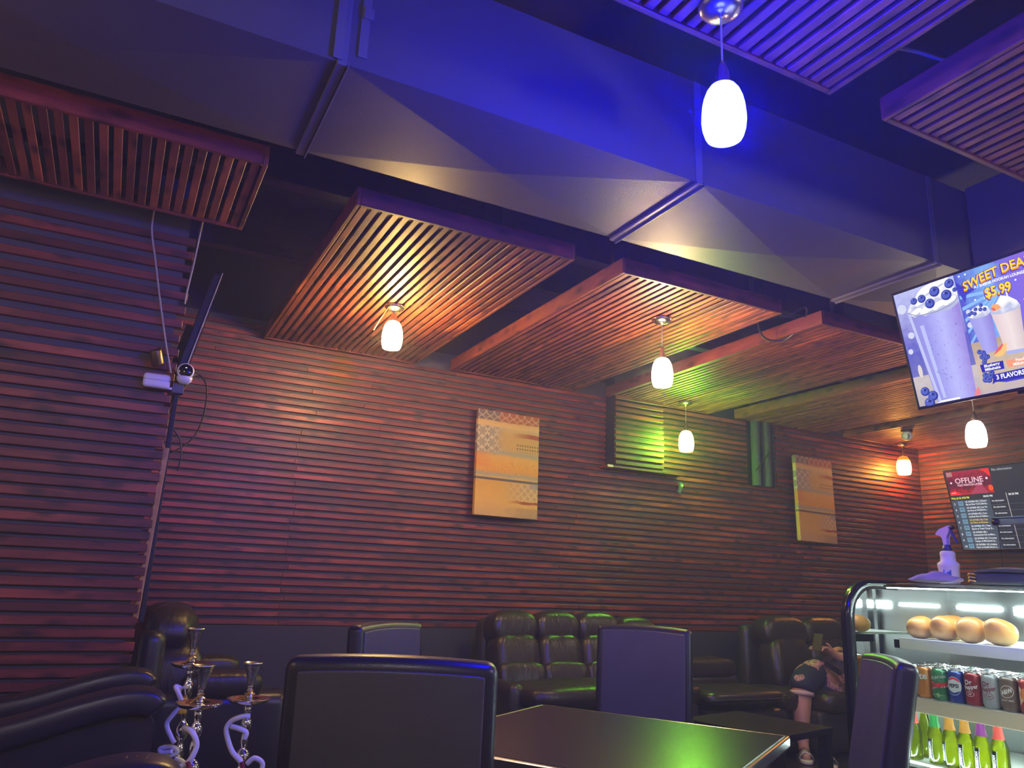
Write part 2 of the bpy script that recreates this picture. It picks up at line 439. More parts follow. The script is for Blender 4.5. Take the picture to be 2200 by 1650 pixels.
p1 = pendant(1.348, 4.369, 2.638, PZ, 'amber', 'yellow pendant lamp with a short cord under the amber-lit panel', .128)
tube('pull_wire', [(-.04, 0, -.015), (-.085, .01, -.10), (-.115, .02, -.17)], .003, plain('copper_wire', (.6, .35, .12), .3), p1, 6)
pendant(2.846, 3.644, 2.480, PZ, 'warm', 'warm white pendant lamp in the middle, long grey cord', .130)
pendant(4.393, 5.295, 2.469, PZ, 'green', 'green pendant lamp beside the slatted column', .134)
pendant(7.48, 5.436, 2.591, PZ, 'orange', 'small orange pendant lamp in the far corner', .145, cap=(2.4, .36, .01))
pendant(5.33, 3.29, 2.35, PZ, 'white', 'white pendant lamp below the menu screen', .135)
LAMP['rose'] = (110, 66, 48)
LAMP['fill_white'] = (185, 165, 165)  # for two unseen white pendants added to fill the room with light
pendant(-.45, -.85, 2.50, CEIL, 'fill_white', 'added white fill pendant behind the viewer on the left', .127)
pendant(2.77, .0, 2.48, PZ, 'fill_white', 'added white fill pendant under the upper right panel, outside the picture', .127)
pendant(-1.55, 1.75, 2.30, CEIL, 'rose', 'unseen fill pendant hanging outside the picture to the left of the slatted pier', .127)  # unseen fill lamp, inferred from the warm light on the left panel

# ------------------------------------------------------------------ screens
def frame_matrix(o, origin, right, up):
    r = Vector(right).normalized(); u = Vector(up).normalized(); n = r.cross(u)
    M = Matrix((r, u, n)).transposed().to_4x4(); M.translation = origin; o.matrix_world = M
def tv_body(t, w, h, bez=.011, depth=.04, dark=BLACKPL):
    bm = bmesh.new()
    for c, s in (((w/2, bez/2, 0), (w, bez, .012)), ((w/2, h-bez/2, 0), (w, bez, .012)), ((bez/2, h/2, 0), (bez, h-2*bez, .012)), ((w-bez/2, h/2, 0), (bez, h-2*bez, .012))):
        add_box(bm, c, s, .002, 1)
    from_bm('bezel', bm, dark, t)
    box('housing', (w/2, h/2, -depth/2-.004), (w-.01, h-.01, depth), dark, t, .008)
def SCR(n, c, s=1.0):
    m = emis('screen_'+n, c, s); m.cycles.emission_sampling = 'NONE'   # small picture details: no light samples wasted on them
    return m
t = empty('menu_television', (0, 0, 0), 'hanging menu screen advertising milkshakes at the right edge', 'television')
TW, TH = .945, .539
frame_matrix(t, Vector((3.118, 2.169, 2.018)), (0, -1, 0), (-.219, 0, .976))
tv_body(t, TW, TH)
scr = flat('screen', [(.010, .012), (TW-.010, .012), (TW-.010, TH-.010), (.010, TH-.010)], SCR('deep_blue', (.05, .06, .62)), t, .0035)
def G(name, pts, m, z): return flat(name, pts, m, scr, .0035+z*.00022)
def GD(name, x, y, rx, ry, m, z, rot=0., n=16): return disc(name, x, y, .0035+z*.00022, rx, ry, m, scr, n, rot)
def grad_mat(name, stops, axis=1, lo=0., hi=1., noise=0., s=1.):
    t_ = NT(name); e = t_.n('Emission'); sp = t_.n('SeparateXYZ'); co = t_.coord(); t_.link(co, sp.inputs[0])
    f = t_.math('MULTIPLY_ADD', sp.outputs[axis], 1/(hi-lo), -lo/(hi-lo))
    if noise: f = t_.math('ADD', f, t_.math('MULTIPLY_ADD', t_.noise(co, 34, 4), noise, -noise/2))
    t_.put(e.inputs[0], t_.ramp(f, stops)); e.inputs[1].default_value = s; t_.link(e.outputs[0], t_.out.inputs[0]); return t_.m
SHAKE = grad_mat('screen_blueberry_shake', [(0, (.30, .28, .70)), (.30, (.34, .33, .80)), (.62, (.50, .50, .95)), (1, (.33, .24, .70))], 0, .06, .29, .16)
CREAM = grad_mat('screen_cream', [(.2, (.48, .50, .72)), (.5, (.85, .85, .92)), (.8, (1, 1, 1))], 1, .40, .53, 1.1)
CREAM2 = grad_mat('screen_cream_small', [(.2, (.52, .55, .76)), (.5, (.9, .9, .96)), (.8, (1, 1, 1))], 1, .31, .39, 1.2)
LEFTBG = grad_mat('screen_bar_backdrop', [(0, (.20, .21, .50)), (.35, (.13, .13, .55)), (.6, (.30, .29, .68)), (1, (.52, .55, .86))], 1, .1, .53, .5)
TABLE = grad_mat('screen_table_top', [(0, (.48, .42, .44)), (.5, (.62, .55, .55)), (1, (.40, .34, .38))], 1, .0, .24, .5)
RIGHTBG = grad_mat('screen_burst', [(0, (.10, .10, .60)), (.4, (.22, .45, .90)), (.6, (.20, .16, .75)), (1, (.30, .15, .72))], 0, .29, .62, .35)
BERRY = grad_mat('screen_berry', [(0, (.03, .04, .28)), (.6, (.09, .12, .52)), (1, (.22, .27, .72))], 1, 0, .55, 1.3)
def berry(x, y, r, z=8):
    GD('picture_blueberry', x, y, r, r*.96, SCR('berry_edge', (.035, .045, .30)), z); GD('picture_blueberry', x-.1*r, y+.12*r, r*.80, r*.76, SCR('berry', (.095, .13, .56)), z+.4)
    GD('picture_blueberry', x+.05*r, y+.30*r, r*.36, r*.24, SCR('berry_crown', (.03, .035, .22)), z+.8); GD('picture_blueberry', x-.35*r, y+.42*r, r*.16, r*.1, SCR('berry_glint', (.35, .40, .85)), z+1.0)
G('picture_backdrop', [(.010, .013), (.298, .013), (.295, .529), (.010, .529)], LEFTBG, 1)
G('picture_burst', [(.298, .21), (TW-.011, .21), (TW-.011, .529), (.295, .529)], RIGHTBG, 1)
G('picture_table', [(.011, .013), (.299, .013), (.299, .140), (.011, .145)], TABLE, 2)
G('picture_table', [(.298, .013), (TW-.011, .013), (TW-.011, .225), (.298, .229)], grad_mat('screen_table_right', [(0, (.55, .46, .48)), (.5, (.66, .52, .40)), (1, (.50, .37, .27))], 1, .0, .23, .45), 2)
for x, y, r in ((.035, .455, .022), (.05, .33, .015), (.03, .26, .012), (.315, .305, .012), (.32, .36, .010)): GD('picture_bokeh', x, y, r, r, SCR('bokeh', (.68, .70, .86)), 2.5)
for k in range(5):
    a = .1+k*.11; G('picture_ray', [(.30, .22+.05*k), (.30, .235+.05*k), (.47, .42), (.468, .41)], SCR('ray', (.28, .52, .95)), 1.6)
GD('picture_candle', .053, .165, .010, .03, SCR('candle', (.75, .68, .66)), 2.6)
# big glass
G('picture_glass', [(.056, .432), (.10, .0135), (.272, .0135), (.291, .412)], SHAKE, 3)
G('picture_glass_edge', [(.056, .432), (.105, .0135), (.118, .0135), (.070, .425)], SCR('glass_edge', (.55, .58, .90)), 3.5)
G('picture_glass_shine', [(.10, .36), (.128, .03), (.142, .03), (.118, .36)], SCR('glass_shine', (.52, .55, .98)), 3.6)
G('picture_cream', [(.055, .432), (.075, .46), (.10, .475), (.125, .505), (.15, .52), (.19, .529), (.27, .529), (.296, .46), (.292, .412), (.25, .392), (.19, .395), (.12, .408), (.085, .40)], CREAM, 4)
for k, (x, y, r) in enumerate(((.10, .425, .022), (.15, .42, .028), (.205, .425, .026), (.255, .43, .024), (.17, .50, .022), (.22, .515, .02), (.125, .46, .02))):
    GD('picture_cream_swirl', x, y, r*1.3, r*.6, SCR('cream_hi', (.95, .95, 1.0)), 4.4+.05*k, .3); GD('picture_cream_shadow', x+.008, y-r*.55, r*1.1, r*.2, SCR('cream_lo', (.55, .57, .78)), 4.42+.05*k, .25)
rim = [(.056, .434), (.10, .408), (.19, .402), (.262, .415), (.291, .432), (.2915, .428), (.262, .411), (.19, .398), (.10, .404), (.058, .428)]
G('picture_rim', rim, SCR('rim', (.30, .31, .50)), 5)
for x, y, r in ((.271, .500, .021), (.201, .487, .0235), (.248, .457, .0235), (.138, .474, .019), (.169, .443, .0225), (.100, .474, .016), (.288, .468, .010)): berry(x, y, r)
rr = random.Random(3)
for k in range(46):
    y = rr.uniform(.05, .37); x = rr.uniform(.125, .262); r = rr.uniform(.0010, .0026)
    GD('picture_speck', x, y, r, r*.8, SCR('speck', (.14, .12, .46)), 5, rr.random()*3, 8)
for x, y, r in ((.053, .074, .021), (.085, .049, .023), (.063, .022, .024)): berry(x, y, r)
G('picture_plate', [(.09, .0135), (.12, .022), (.2, .022), (.2, .0135)], SCR('cream_hi', (1, 1, 1)), 6)
G('picture_straw', [(.262, .0135), (.268, .03), (.285, .05), (.292, .03), (.287, .0135)], SCR('straw', (.85, .25, .28)), 6)
# small shakes and fruit
G('picture_shake', [(.315, .338), (.343, .172), (.400, .178), (.409, .330)], grad_mat('screen_small_shake', [(0, (.34, .33, .78)), (.5, (.42, .40, .86)), (1, (.28, .22, .66))], 0, .315, .41, .2), 5)
G('picture_cream', [(.314, .338), (.32, .352), (.345, .37), (.37, .375), (.40, .362), (.41, .335), (.39, .324), (.34, .324)], CREAM2, 6)
for x, y in ((.333, .352), (.352, .362), (.371, .356), (.388, .352), (.345, .345), (.377, .372), (.322, .347)): berry(x, y, .0085, 8)
G('picture_shake', [(.408, .324), (.428, .165), (.505, .160), (.522, .326)], grad_mat('screen_peach_shake', [(0, (.78, .60, .62)), (.5, (.88, .76, .74)), (1, (.66, .52, .56))], 0, .41, .52, .2), 5)
G('picture_glass_foot', [(.428, .165), (.432, .150), (.50, .147), (.505, .160)], SCR('foot', (.42, .46, .85)), 5.2)
G('picture_cream', [(.405, .324), (.415, .345), (.44, .365), (.46, .388), (.49, .375), (.515, .352), (.525, .326), (.50, .315), (.44, .315)], CREAM2, 6)
G('picture_straw', [(.482, .37), (.484, .415), (.489, .415), (.488, .37)], SCR('cream_hi', (1, 1, 1)), 7)
G('picture_peach', [(.412, .350), (.425, .362), (.445, .355), (.452, .338), (.43, .333), (.418, .335)], SCR('peach', (.95, .42, .16)), 8); G('picture_peach', [(.412, .350), (.418, .335), (.43, .333), (.425, .346)], SCR('peach_red', (.85, .14, .12)), 8.3)
G('picture_shake', [(.545, .345), (.56, .17), (.64, .17), (.66, .345)], SCR('choc', (.22, .13, .12)), 5); G('picture_cream', [(.54, .345), (.56, .38), (.6, .40), (.65, .37), (.662, .345), (.60, .33)], CREAM2, 6)
for k in range(12): G('picture_choc', [(.545+.008*k, .352), (.548+.008*k, .372), (.551+.008*k, .371)], SCR('choc', (.22, .13, .12)), 7)
pts = [(.4, .167)]+[(.402+.047*math.cos(a), .168+.047*math.sin(a)) for a in [(-.15+1.9*k/9) for k in range(10)]]
G('picture_peach_slice', [(.378, .160), (.392, .150), (.415, .152), (.432, .170), (.438, .200), (.424, .192), (.410, .176), (.395, .168)], SCR('peach_flesh', (.98, .58, .20)), 8)
G('picture_peach_slice', [(.378, .160), (.395, .168), (.410, .176), (.424, .192), (.420, .197), (.402, .186), (.388, .172)], SCR('peach_red', (.85, .2, .12)), 8.4)
for x, y in ((.325, .187), (.340, .180), (.330, .165), (.345, .165), (.338, .150), (.352, .160), (.334, .140)): berry(x, y, .0105, 8)
for x, y in ((.326, .088), (.345, .079), (.336, .066), (.322, .070), (.352, .092)): berry(x, y, .0125, 8)
NAVY = SCR('tag_navy', (.035, .03, .40)); WHT = SCR('white', (1, 1, 1)); YEL = SCR('gold', (1, .78, .06)); ORG = SCR('orange', (1, .33, .02)); PUR = SCR('outline', (.10, .03, .30))
G('picture_tag', [(.314, .134), (.408, .131), (.406, .098), (.316, .101)], NAVY, 9); G('picture_tag', [(.418, .128), (.53, .125), (.53, .095), (.421, .099)], SCR('tag_peach', (.95, .35, .20)), 9); G('picture_tag', [(.545, .125), (.66, .122), (.66, .092), (.548, .095)], SCR('tag_brown', (.25, .1, .06)), 9)
G('picture_banner', [(.355, .084), (.69, .088), (.69, .050), (.357, .052), (.345, .045), (.352, .065)], NAVY, 9); G('picture_banner', [(.36, .054), (.40, .044), (.69, .044), (.69, .052)], SCR('tag_deep', (.06, .06, .55)), 8.8)
Z = .0035+.0024
def tvt(s, size, m, x, y, align='LEFT', bold=0., z=0., rot=0., warp=None, sx=1.): return text('lettering', s, size, m, scr, (x, y, Z+z), align, bold, (0, 0, rot), warp, sx)
tvt('Blueberry', .016, WHT, .361, .124, 'CENTER', .0005); tvt('Milkshake', .016, WHT, .361, .109, 'CENTER', .0005)
tvt('Peach', .016, WHT, .474, .121, 'CENTER', .0004); tvt('Milkshake', .016, WHT, .474, .106, 'CENTER', .0004); tvt('Chocolate', .016, WHT, .603, .116, 'CENTER', .0004)
tvt('3 FLAVORS, ONE PRICE!', .026, WHT, .366, .069, bold=.0009, sx=.88)
def arc(yk, xm): return lambda p: (p.x, p.y-yk*(p.x-xm)**2, p.z)
ws, wm = 'SWEET DEALS', arc(.55, .22)
tvt(ws, .056, PUR, .322, .487, bold=.0040, warp=wm, sx=.86); tvt(ws, .056, ORG, .324, .488, bold=.0014, z=.0003, warp=wm, sx=.86); tvt(ws, .050, YEL, .3255, .491, bold=.0005, z=.0006, warp=wm, sx=.95)
tvt('AT SHISHA HOOKAH LOUNGE', .0165, WHT, .368, .4515, bold=.0006, warp=arc(.15, .1), sx=.90)
tvt('$5.99', .056, PUR, .402, .409, bold=.0050, sx=.84); tvt('$5.99', .056, ORG, .403, .410, bold=.0024, z=.0003, sx=.84); tvt('$5.99', .054, YEL, .404, .412, bold=.0010, z=.0006, sx=.87)
G('picture_ribbon', [(.296, .50), (.335, .452), (.385, .447), (.33, .43), (.318, .40), (.30, .45)], SCR('tag_deep', (.06, .06, .55)), 4)
for x, y in ((.318, .515), (.40, .395), (.53, .43), (.36, .40), (.345, .515)): GD('picture_spark', x, y, .004, .004, WHT, 6, 0, 8)
box('sensor_lug', (.455, -.006, -.01), (.06, .014, .012), BLACKPL, t, .003)
box('wall_mount', (.80, .3, -.075), (.20, .16, .06), BLACKPL, t, .004)
tube('mount_pole', [(.84, .30, -.10), (.84, .62, -.17), (.84, 1.02, -.26)], .022, BLACKPL, t, 10)

t = empty('guide_television', (0, 0, 0), 'large dark screen showing a programme guide on the right wall', 'television')
GW, GH = 1.50, .839
frame_matrix(t, Vector((7.843, 5.11, 1.703)), (0, -1, 0), (-.2418, 0, .9703))
tv_body(t, GW, GH, .014, .045)
scr = flat('screen', [(.013, .013), (GW-.013, .013), (GW-.013, GH-.013), (.013, GH-.013)], plain('dark_screen', (.012, .014, .02), .12, emit=(.020, .027, .038), es=1.), t, .003)
def H(name, x0, x1, y0, y1, m, z=1.): return flat(name, [(x0, y0), (x1, y0), (x1, y1), (x0, y1)], m, scr, .003+z*.0004)
def ht(s, size, m, x, y, align='LEFT', bold=0., sx=1., z=4.): return text('lettering', s, size, m, scr, (x, y, .003+z*.0004), align, bold, None, None, sx)
RED = grad_mat('screen_offline', [(0, (.55, .02, .03)), (.35, (.10, .015, .035)), (.6, (.17, .015, .04)), (1, (.45, .015, .04))], 1, .57, .83, .9)
H('preview', .022, .478, .571, .815, RED)
flat('preview_shape', [(.23, .571), (.42, .571), (.36, .68), (.30, .64)], SCR('off_pink', (.42, .05, .10)), scr, .0038); flat('preview_shape', [(.022, .571), (.15, .571), (.08, .62), (.022, .60)], SCR('off_red', (.95, .03, .02)), scr, .0038)
flat('preview_shape', [(.38, .815), (.478, .815), (.478, .73), (.42, .79)], SCR('off_red', (.95, .03, .02)), scr, .0038); H('preview_shape', .03, .09, .765, .81, SCR('off_dusk', (.42, .22, .20)), 2)
disc('preview_dot', .453, .62, .0039, .024, .030, SCR('off_orange', (1, .10, .01)), scr)
disc('preview_dot', .06, .70, .0039, .010, .010, SCR('off_white', (1, .9, .92)), scr); disc('preview_dot', .435, .718, .0039, .011, .011, SCR('off_white', (1, .9, .92)), scr)
PINK = SCR('off_text', (1, .62, .70))
ht('OFFLINE', .078, PINK, .252, .712, 'CENTER', .001, 1.0); ht('YOU WATCH LATER', .028, PINK, .25, .668, 'CENTER', .001)
H('preview_line', .04, .085, .593, .597, WHT, 3)
SLATE = SCR('guide_column', (.065, .085, .115)); TVB = SCR('guide_icon', (.16, .30, .40)); TX = SCR('guide_text', (.80, .82, .84)); TG = SCR('guide_dim', (.40, .42, .44)); LN = SCR('guide_line', (.13, .15, .19))
H('guide_panel', .015, .413, .016, .516, SLATE)
ht('Wed, Jul 22, 8:23 PM', .026, SCR('guide_yellow', (.85, .85, .05)), .020, .540, bold=.0008, sx=.86); ht('08:00 PM', .028, TX, .355, .540, bold=.0006, sx=.9); ht('08:30 PM', .028, TX, .605, .542, bold=.0006, sx=.9); ht('No information', .034, TG, .503, .793, bold=.0004, sx=.92)
H('time_line', .581, .588, .02, .56, SCR('guide_now', (.46, .40, .38)), 3)
ROWS = [('3', 'US (WNBA 02) | Chicago', 'Sky at New York Liberty...'), ('4', 'US (WNBA 04) | Las Ve-', 'gas Aces at Washingto...'), ('5', 'US (WNBA 05) | Con-', 'necticut Sun at Indiana ...'), ('6', 'US (WNBA 06) | Dal-', 'las Wings at Phoenix...'), ('7', 'US (WNBA 07) | Team', 'Spoon at Team Coop (2...'), ('8', 'US (WNBA 08) |', 'Connecticut Sun at Minn...'), ('9', 'US (WNBA 09) | Toronto', 'Tempo at Minnesota Ly...'), ('10', 'US (WNBA 10) | Indiana', 'Fever at Seattle Storm (...')]
GOLD = SCR('guide_gold', (.75, .52, .10))
for k, (num, a, b) in enumerate(ROWS):
    y = .483-k*.0621
    m = GOLD if k == 3 else TX
    if k == 3: H('row_highlight', .413, GW-.015, y-.030, y+.030, SCR('guide_hi', (.10, .16, .24)), 1.5)
    ht(num, .030, TX, .035, y-.003, bold=.0006)
    H('channel_icon', .080, .134, y-.022, y+.024, TVB, 2); ht('TV', .026, SCR('guide_icon_dark', (.05, .10, .15)), .107, y, 'CENTER', .0008)
    ht(a, .0235, m, .157, y+.014, bold=.0007, sx=.90); ht(b, .0235, m, .157, y-.013, bold=.0007, sx=.90)
    ht('No information', .023, TX, .430, y+.006, bold=.0003, sx=.82)
    H('row_line', .413, GW-.015, y-.0325, y-.0305, LN, 1.2)
box('wall_mount', (.75, .42, -.06), (.5, .3, .03), BLACKPL, t)
# edge-on screen beside the pier
t = empty('side_television', (0, 0, 0), 'black television seen edge-on at the right edge of the slatted pier', 'television')
frame_matrix(t, Vector((.190, 4.02, 2.10)), (0, 1, 0), (.195, 0, .98))
box('housing', (.48, .30, -.022), (.94, .58, .036), BLACKPL, t, .006); box('silver_rim', (.48, .30, .0), (.96, .60, .006), plain('silver_rim', (.55, .53, .56), .3, .9), t, .002)
flat('screen', [(.01, .01), (.95, .01), (.95, .59), (.01, .59)], plain('off_screen', (.01, .01, .012), .1), t, .0101)
box('wall_mount', (.40, .26, -.055), (.18, .22, .04), BLACKPL, t, .004)

# ------------------------------------------------------------------ small things on the pier and walls
t = empty('motion_sensor', (.079, 3.945, 2.05), 'white rounded sensor box on the edge of the slatted pier', 'sensor')
box('housing', (0, -.030, 0), (.118, .045, .068), WHITEPL, t, .016, 3, smooth=True); box('cover_seam', (0, -.0535, .002), (.116, .001, .002), plain('grey_seam', (.3, .29, .28), .5), t); box('bracket_arm', (.062, -.02, -.026), (.05, .012, .012), WHITEPL, t, .002)
o = box('junction_box', (.176, 3.935, 2.03), (.052, .04, .05), plain('slate_plastic', (.08, .08, .11), .4), None, .004); tag(o, 'small dark square junction box under the round white camera', 'box')
t = empty('spotlight', (.062, 3.945, 2.18), 'small bronze cylinder spotlight above the white sensor box', 'spotlight')
M_ = Matrix.Rotation(math.radians(200), 4, 'X') @ Matrix.Rotation(math.radians(18), 4, 'Y')
BRONZE = plain('bronze', (.20, .14, .06), .3, .8)
lathe('barrel', [(.026, -.035), (.027, -.03), (.027, .03), (.024, .042), (.021, .040), (.018, .01)], BRONZE, t, 24, loc=(0, -.05, -.02), M=M_); tube('arm', [(0, 0, .03), (.01, -.03, .03), (.008, -.05, 0)], .007, BRONZE, t)
t = empty('round_camera', (.196, 3.90, 2.06), 'round white camera with black face on half-dome foot beside the pier', 'camera')
lathe('foot', [(.036, .012), (.033, -.004), (.024, -.016), (.010, -.023), (.0, -.024)], WHITEPL, t, 24, loc=(0, 0, .012))
Mc = Matrix.Rotation(PI/2, 4, 'X')
lathe('housing', [(.0, -.03), (.024, -.028), (.036, -.012), (.039, .008), (.036, .020), (.032, .0225)], WHITEPL, t, 32, loc=(0, 0, .052), M=Mc); lathe('face', [(.033, .0215), (.031, .0235), (.0, .0237)], plain('gloss_black', (.006, .006, .008), .12), t, 32, loc=(0, 0, .052), M=Mc)
box('status_light', (0, -.0245, .066), (.007, .002, .003), emis('status_led', (1, 1, 1), 1.6), t)
GREYC = plain('beige_cable', (.36, .32, .29), .6)
tag(tube('hanging_cable', [(-.055, 3.93, 2.93), (-.05, 3.925, 2.80), (-.012, 3.93, 2.65), (.035, 3.93, 2.46), (.095, 3.93, 2.235), (.135, 3.93, 2.10)], .0042, GREYC), 'pale thin cable hanging down the face of the slatted pier', 'cable')
tag(tube('hanging_cable', [(.172, 3.945, 2.92), (.167, 3.94, 2.80), (.160, 3.94, 2.66), (.150, 3.94, 2.53), (.149, 3.94, 2.46)], .0042, GREYC), 'pale thin cable along the upper right edge of the slatted pier', 'cable')
tag(tube('hanging_cable', [(.190, 4.05, 2.02), (.262, 4.22, 2.18), (.325, 4.22, 2.12), (.325, 4.2, 1.95), (.28, 4.15, 1.82), (.166, 4.07, 1.72)], .004, BLACKPL), 'black cable looping below the edge-on television', 'cable')
tag(tube('hanging_cable', [(.19, 4.1, 1.86), (.225, 4.1, 1.82), (.245, 4.1, 1.74), (.238, 4.1, 1.66)], .004, BLACKPL), 'short black cable end hanging behind the pier edge', 'cable')
tag(tube('loose_cable', [(3.42, 3.24, 2.86), (3.50, 3.25, 2.855), (3.59, 3.20, 2.92), (3.70, 3.28, 2.915), (3.72, 3.40, 2.83), (3.70, 3.50, 2.80), (3.60, 3.55, 2.82), (3.50, 3.50, 2.90)], .006, plain('black_cable', (.02, .02, .022), .3)), 'black cable looping between two slatted ceiling panels near the menu screen', 'cable')
tag(tube('loose_cable', [(2.0, 1.45, 2.99), (2.11, 1.37, 2.95), (2.25, 1.34, 2.945), (2.33, 1.29, 2.95), (2.36, 1.19, 2.96), (2.30, 1.05, 3.05)], .006, plain('grey_conduit', (.16, .15, .17), .5)), 'grey cable sagging between the two panels near the blue pendant', 'cable')
t = empty('door_sensor', (4.54, 5.575, 2.09), 'small tilted grey-green sensor on the slats under the green pendant', 'sensor', rot=(0, math.radians(24), 0))
box('housing', (0, -.008, 0), (.040, .020, .098), plain('sage_plastic', (.10, .16, .13), .4), t, .004); box('button', (.004, -.0195, .028), (.020, .004, .026), plain('pale_button', (.35, .40, .26), .4), t, .003)
t = empty('turret_camera', (6.90, 4.95, 2.834), 'white turret camera under the far corner ceiling panel', 'camera')
lathe('base', [(.055, .0), (.055, -.018), (.045, -.024)], BLACKPL, t, 24); lathe('ball', [(.03, -.02), (.048, -.035), (.054, -.06), (.046, -.088), (.028, -.104), (.0, -.108)], WHITEPL, t, 24)
lathe('lens', [(.026, 0), (.024, .012), (.012, .013), (.0, .010)], plain('lens_ring', (.25, .24, .22), .3), t, 20, loc=(-.036, -.026, -.072), M=Matrix.Rotation(math.radians(-62), 4, 'Y') @ Matrix.Rotation(math.radians(150), 4, 'Y') @ Matrix.Rotation(math.radians(28), 4, 'X'))

def canvas_mat(name, w, h, fade=1.):
    t = NT(name); sp = t.n('SeparateXYZ'); co = t.coord(); t.link(co, sp.inputs[0])
    wob = t.math('MULTIPLY_ADD', t.noise(co, 7, 4), .05, -.025)
    u = t.math('MULTIPLY', sp.outputs[0], 1/w); v0 = t.math('MULTIPLY', sp.outputs[2], 1/h); v = t.math('ADD', v0, wob)
    mt = t.math
    Y_ = (.62, .34, .05); Y2 = (.68, .40, .08); BL = (.27, .31, .22); RU = (.32, .07, .025); TA = (.50, .33, .10); OR = (.66, .30, .035); DK = (.10, .085, .085)
    base = t.ramp(v, [(0, (.55, .36, .14)), (.15, Y2), (.33, Y_), (.352, Y2), (.39, BL), (.43, OR), (.56, (.66, .36, .07)), (.60, BL), (.64, TA), (.78, TA), (.84, (.52, .40, .18)), (.86, (.66, .46, .18)), (.90, (.60, .40, .15)), (.91, RU), (1, RU)])
    n2 = t.noise(co, 26, 5, .65)
    base = t.mix(mt('MULTIPLY', n2, .42), base, (.45, .24, .07))
    def between(a, lo, hi): return mt('MULTIPLY', mt('GREATER_THAN', a, lo), mt('LESS_THAN', a, hi))
    soft = lambda a, lo, hi: mt('MINIMUM', mt('MAXIMUM', mt('MULTIPLY_ADD', a, 1/(hi-lo), -lo/(hi-lo)), 0.), 1.)
    def cells(k, asp): 
        cx = mt('SUBTRACT', mt('FRACT', mt('MULTIPLY', u, k)), .5); cy = mt('SUBTRACT', mt('FRACT', mt('MULTIPLY', v0, k*asp)), .5)
        return cx, cy, mt('SQRT', mt('ADD', mt('MULTIPLY', cx, cx), mt('MULTIPLY', cy, cy)))
    nz = t.noise(co, 11, 3)
    # grey fish-scale corner, top left
    cx, cy, r = cells(8, h/w)
    ring = between(r, .38, .5)
    m = mt('MULTIPLY', between(v0, .905, 1.1), mt('SUBTRACT', 1., soft(mt('ADD', u, mt('MULTIPLY', nz, .2)), .42, .5)))
    base = t.mix(m, base, (.17, .13, .11)); base = t.mix(mt('MULTIPLY', mt('MULTIPLY', ring, between(v0, .905, 1.1)), .7), base, (.52, .36, .22))
    # rosette lattice, left
    cx, cy, r = cells(6.5, h/w)
    an = t.n('Math', operation='ARCTAN2'); t.link(cy, an.inputs[0]); t.link(cx, an.inputs[1])
    pet = mt('ABSOLUTE', mt('SINE', mt('MULTIPLY', an.outputs[0], 3.)))
    lat = mt('MAXIMUM', mt('LESS_THAN', mt('ABSOLUTE', mt('SUBTRACT', r, mt('MULTIPLY', pet, .42))), .075), between(r, .43, .52))
    m = mt('MULTIPLY', between(v0, .60, .845), mt('SUBTRACT', 1., soft(mt('ADD', u, mt('MULTIPLY', nz, .22)), .34, .56)))
    base = t.mix(mt('MULTIPLY', m, .85), base, (.21, .19, .17)); base = t.mix(mt('MULTIPLY', mt('MULTIPLY', m, lat), .8), base, (.62, .50, .30))
    # rust stripe and punched dots, right
    m = mt('MULTIPLY', between(v, .765, .81), soft(u, .55, .85)); base = t.mix(m, base, RU)
    cx, cy, r = cells(24, h/w*.8)
    m = mt('MULTIPLY', mt('MULTIPLY', mt('LESS_THAN', r, .26), between(v0, .63, .72)), mt('GREATER_THAN', mt('ADD', u, mt('MULTIPLY', nz, .3)), .74)); base = t.mix(mt('MULTIPLY', m, .85), base, (.08, .05, .03))
    sp2 = t.noise(t.mapping(co, (1, 1, 1.6)), 75, 1)
    m = mt('MULTIPLY', mt('GREATER_THAN', sp2, .66), between(v0, .40, .52)); base = t.mix(mt('MULTIPLY', m, .7), base, (.14, .06, .03))
    # dark rule
    base = t.mix(between(mt('ADD', v0, mt('MULTIPLY', u, .0)), .334, .357), base, DK)
    # trellis, lower right
    d1 = mt('ABSOLUTE', mt('SUBTRACT', mt('FRACT', mt('ADD', mt('MULTIPLY', u, 9.), mt('MULTIPLY', v0, 9.*h/w))), .5)); d2 = mt('ABSOLUTE', mt('SUBTRACT', mt('FRACT', mt('SUBTRACT', mt('MULTIPLY', u, 9.), mt('MULTIPLY', v0, 9.*h/w))), .5))
    m = mt('MULTIPLY', between(v0, .165, .325), soft(mt('ADD', u, mt('MULTIPLY_ADD', nz, .3, -.15)), .42, .8))
    base = t.mix(mt('MULTIPLY', m, .55), base, (.34, .25, .16)); lt = mt('LESS_THAN', mt('MINIMUM', d1, d2), .14); base = t.mix(mt('MULTIPLY', mt('MULTIPLY', m, lt), .8), base, (.62, .44, .20))
    m = mt('MULTIPLY', between(v, .285, .34), soft(u, .78, .98)); base = t.mix(mt('MULTIPLY', m, .7), base, (.18, .22, .24))
    m = mt('MULTIPLY', between(v, .135, .16), soft(u, .5, .75)); base = t.mix(m, base, RU)
    # fading zigzag at the foot
    zz = mt('ABSOLUTE', mt('SUBTRACT', mt('FRACT', mt('MULTIPLY', u, 6.5)), .5)); d = mt('FRACT', mt('MULTIPLY', mt('ADD', mt('MULTIPLY', v0, h/w), mt('MULTIPLY', zz, -.28)), 26.))
    m = mt('MULTIPLY', mt('MULTIPLY', mt('LESS_THAN', d, .42), mt('LESS_THAN', v0, .095)), soft(mt('ADD', u, mt('MULTIPLY_ADD', nz, .4, -.2)), .48, .72)); base = t.mix(mt('MULTIPLY', m, .8), base, (.13, .10, .09))
    m = mt('MULTIPLY', between(v, .46, .60), mt('SUBTRACT', 1., soft(u, .0, .3))); base = t.mix(mt('MULTIPLY', m, .55), base, (.60, .17, .04))
    t.bsdf(Base_Color=base, Roughness=.65, Normal=t.bump(n2, .25, .003)); return t.m
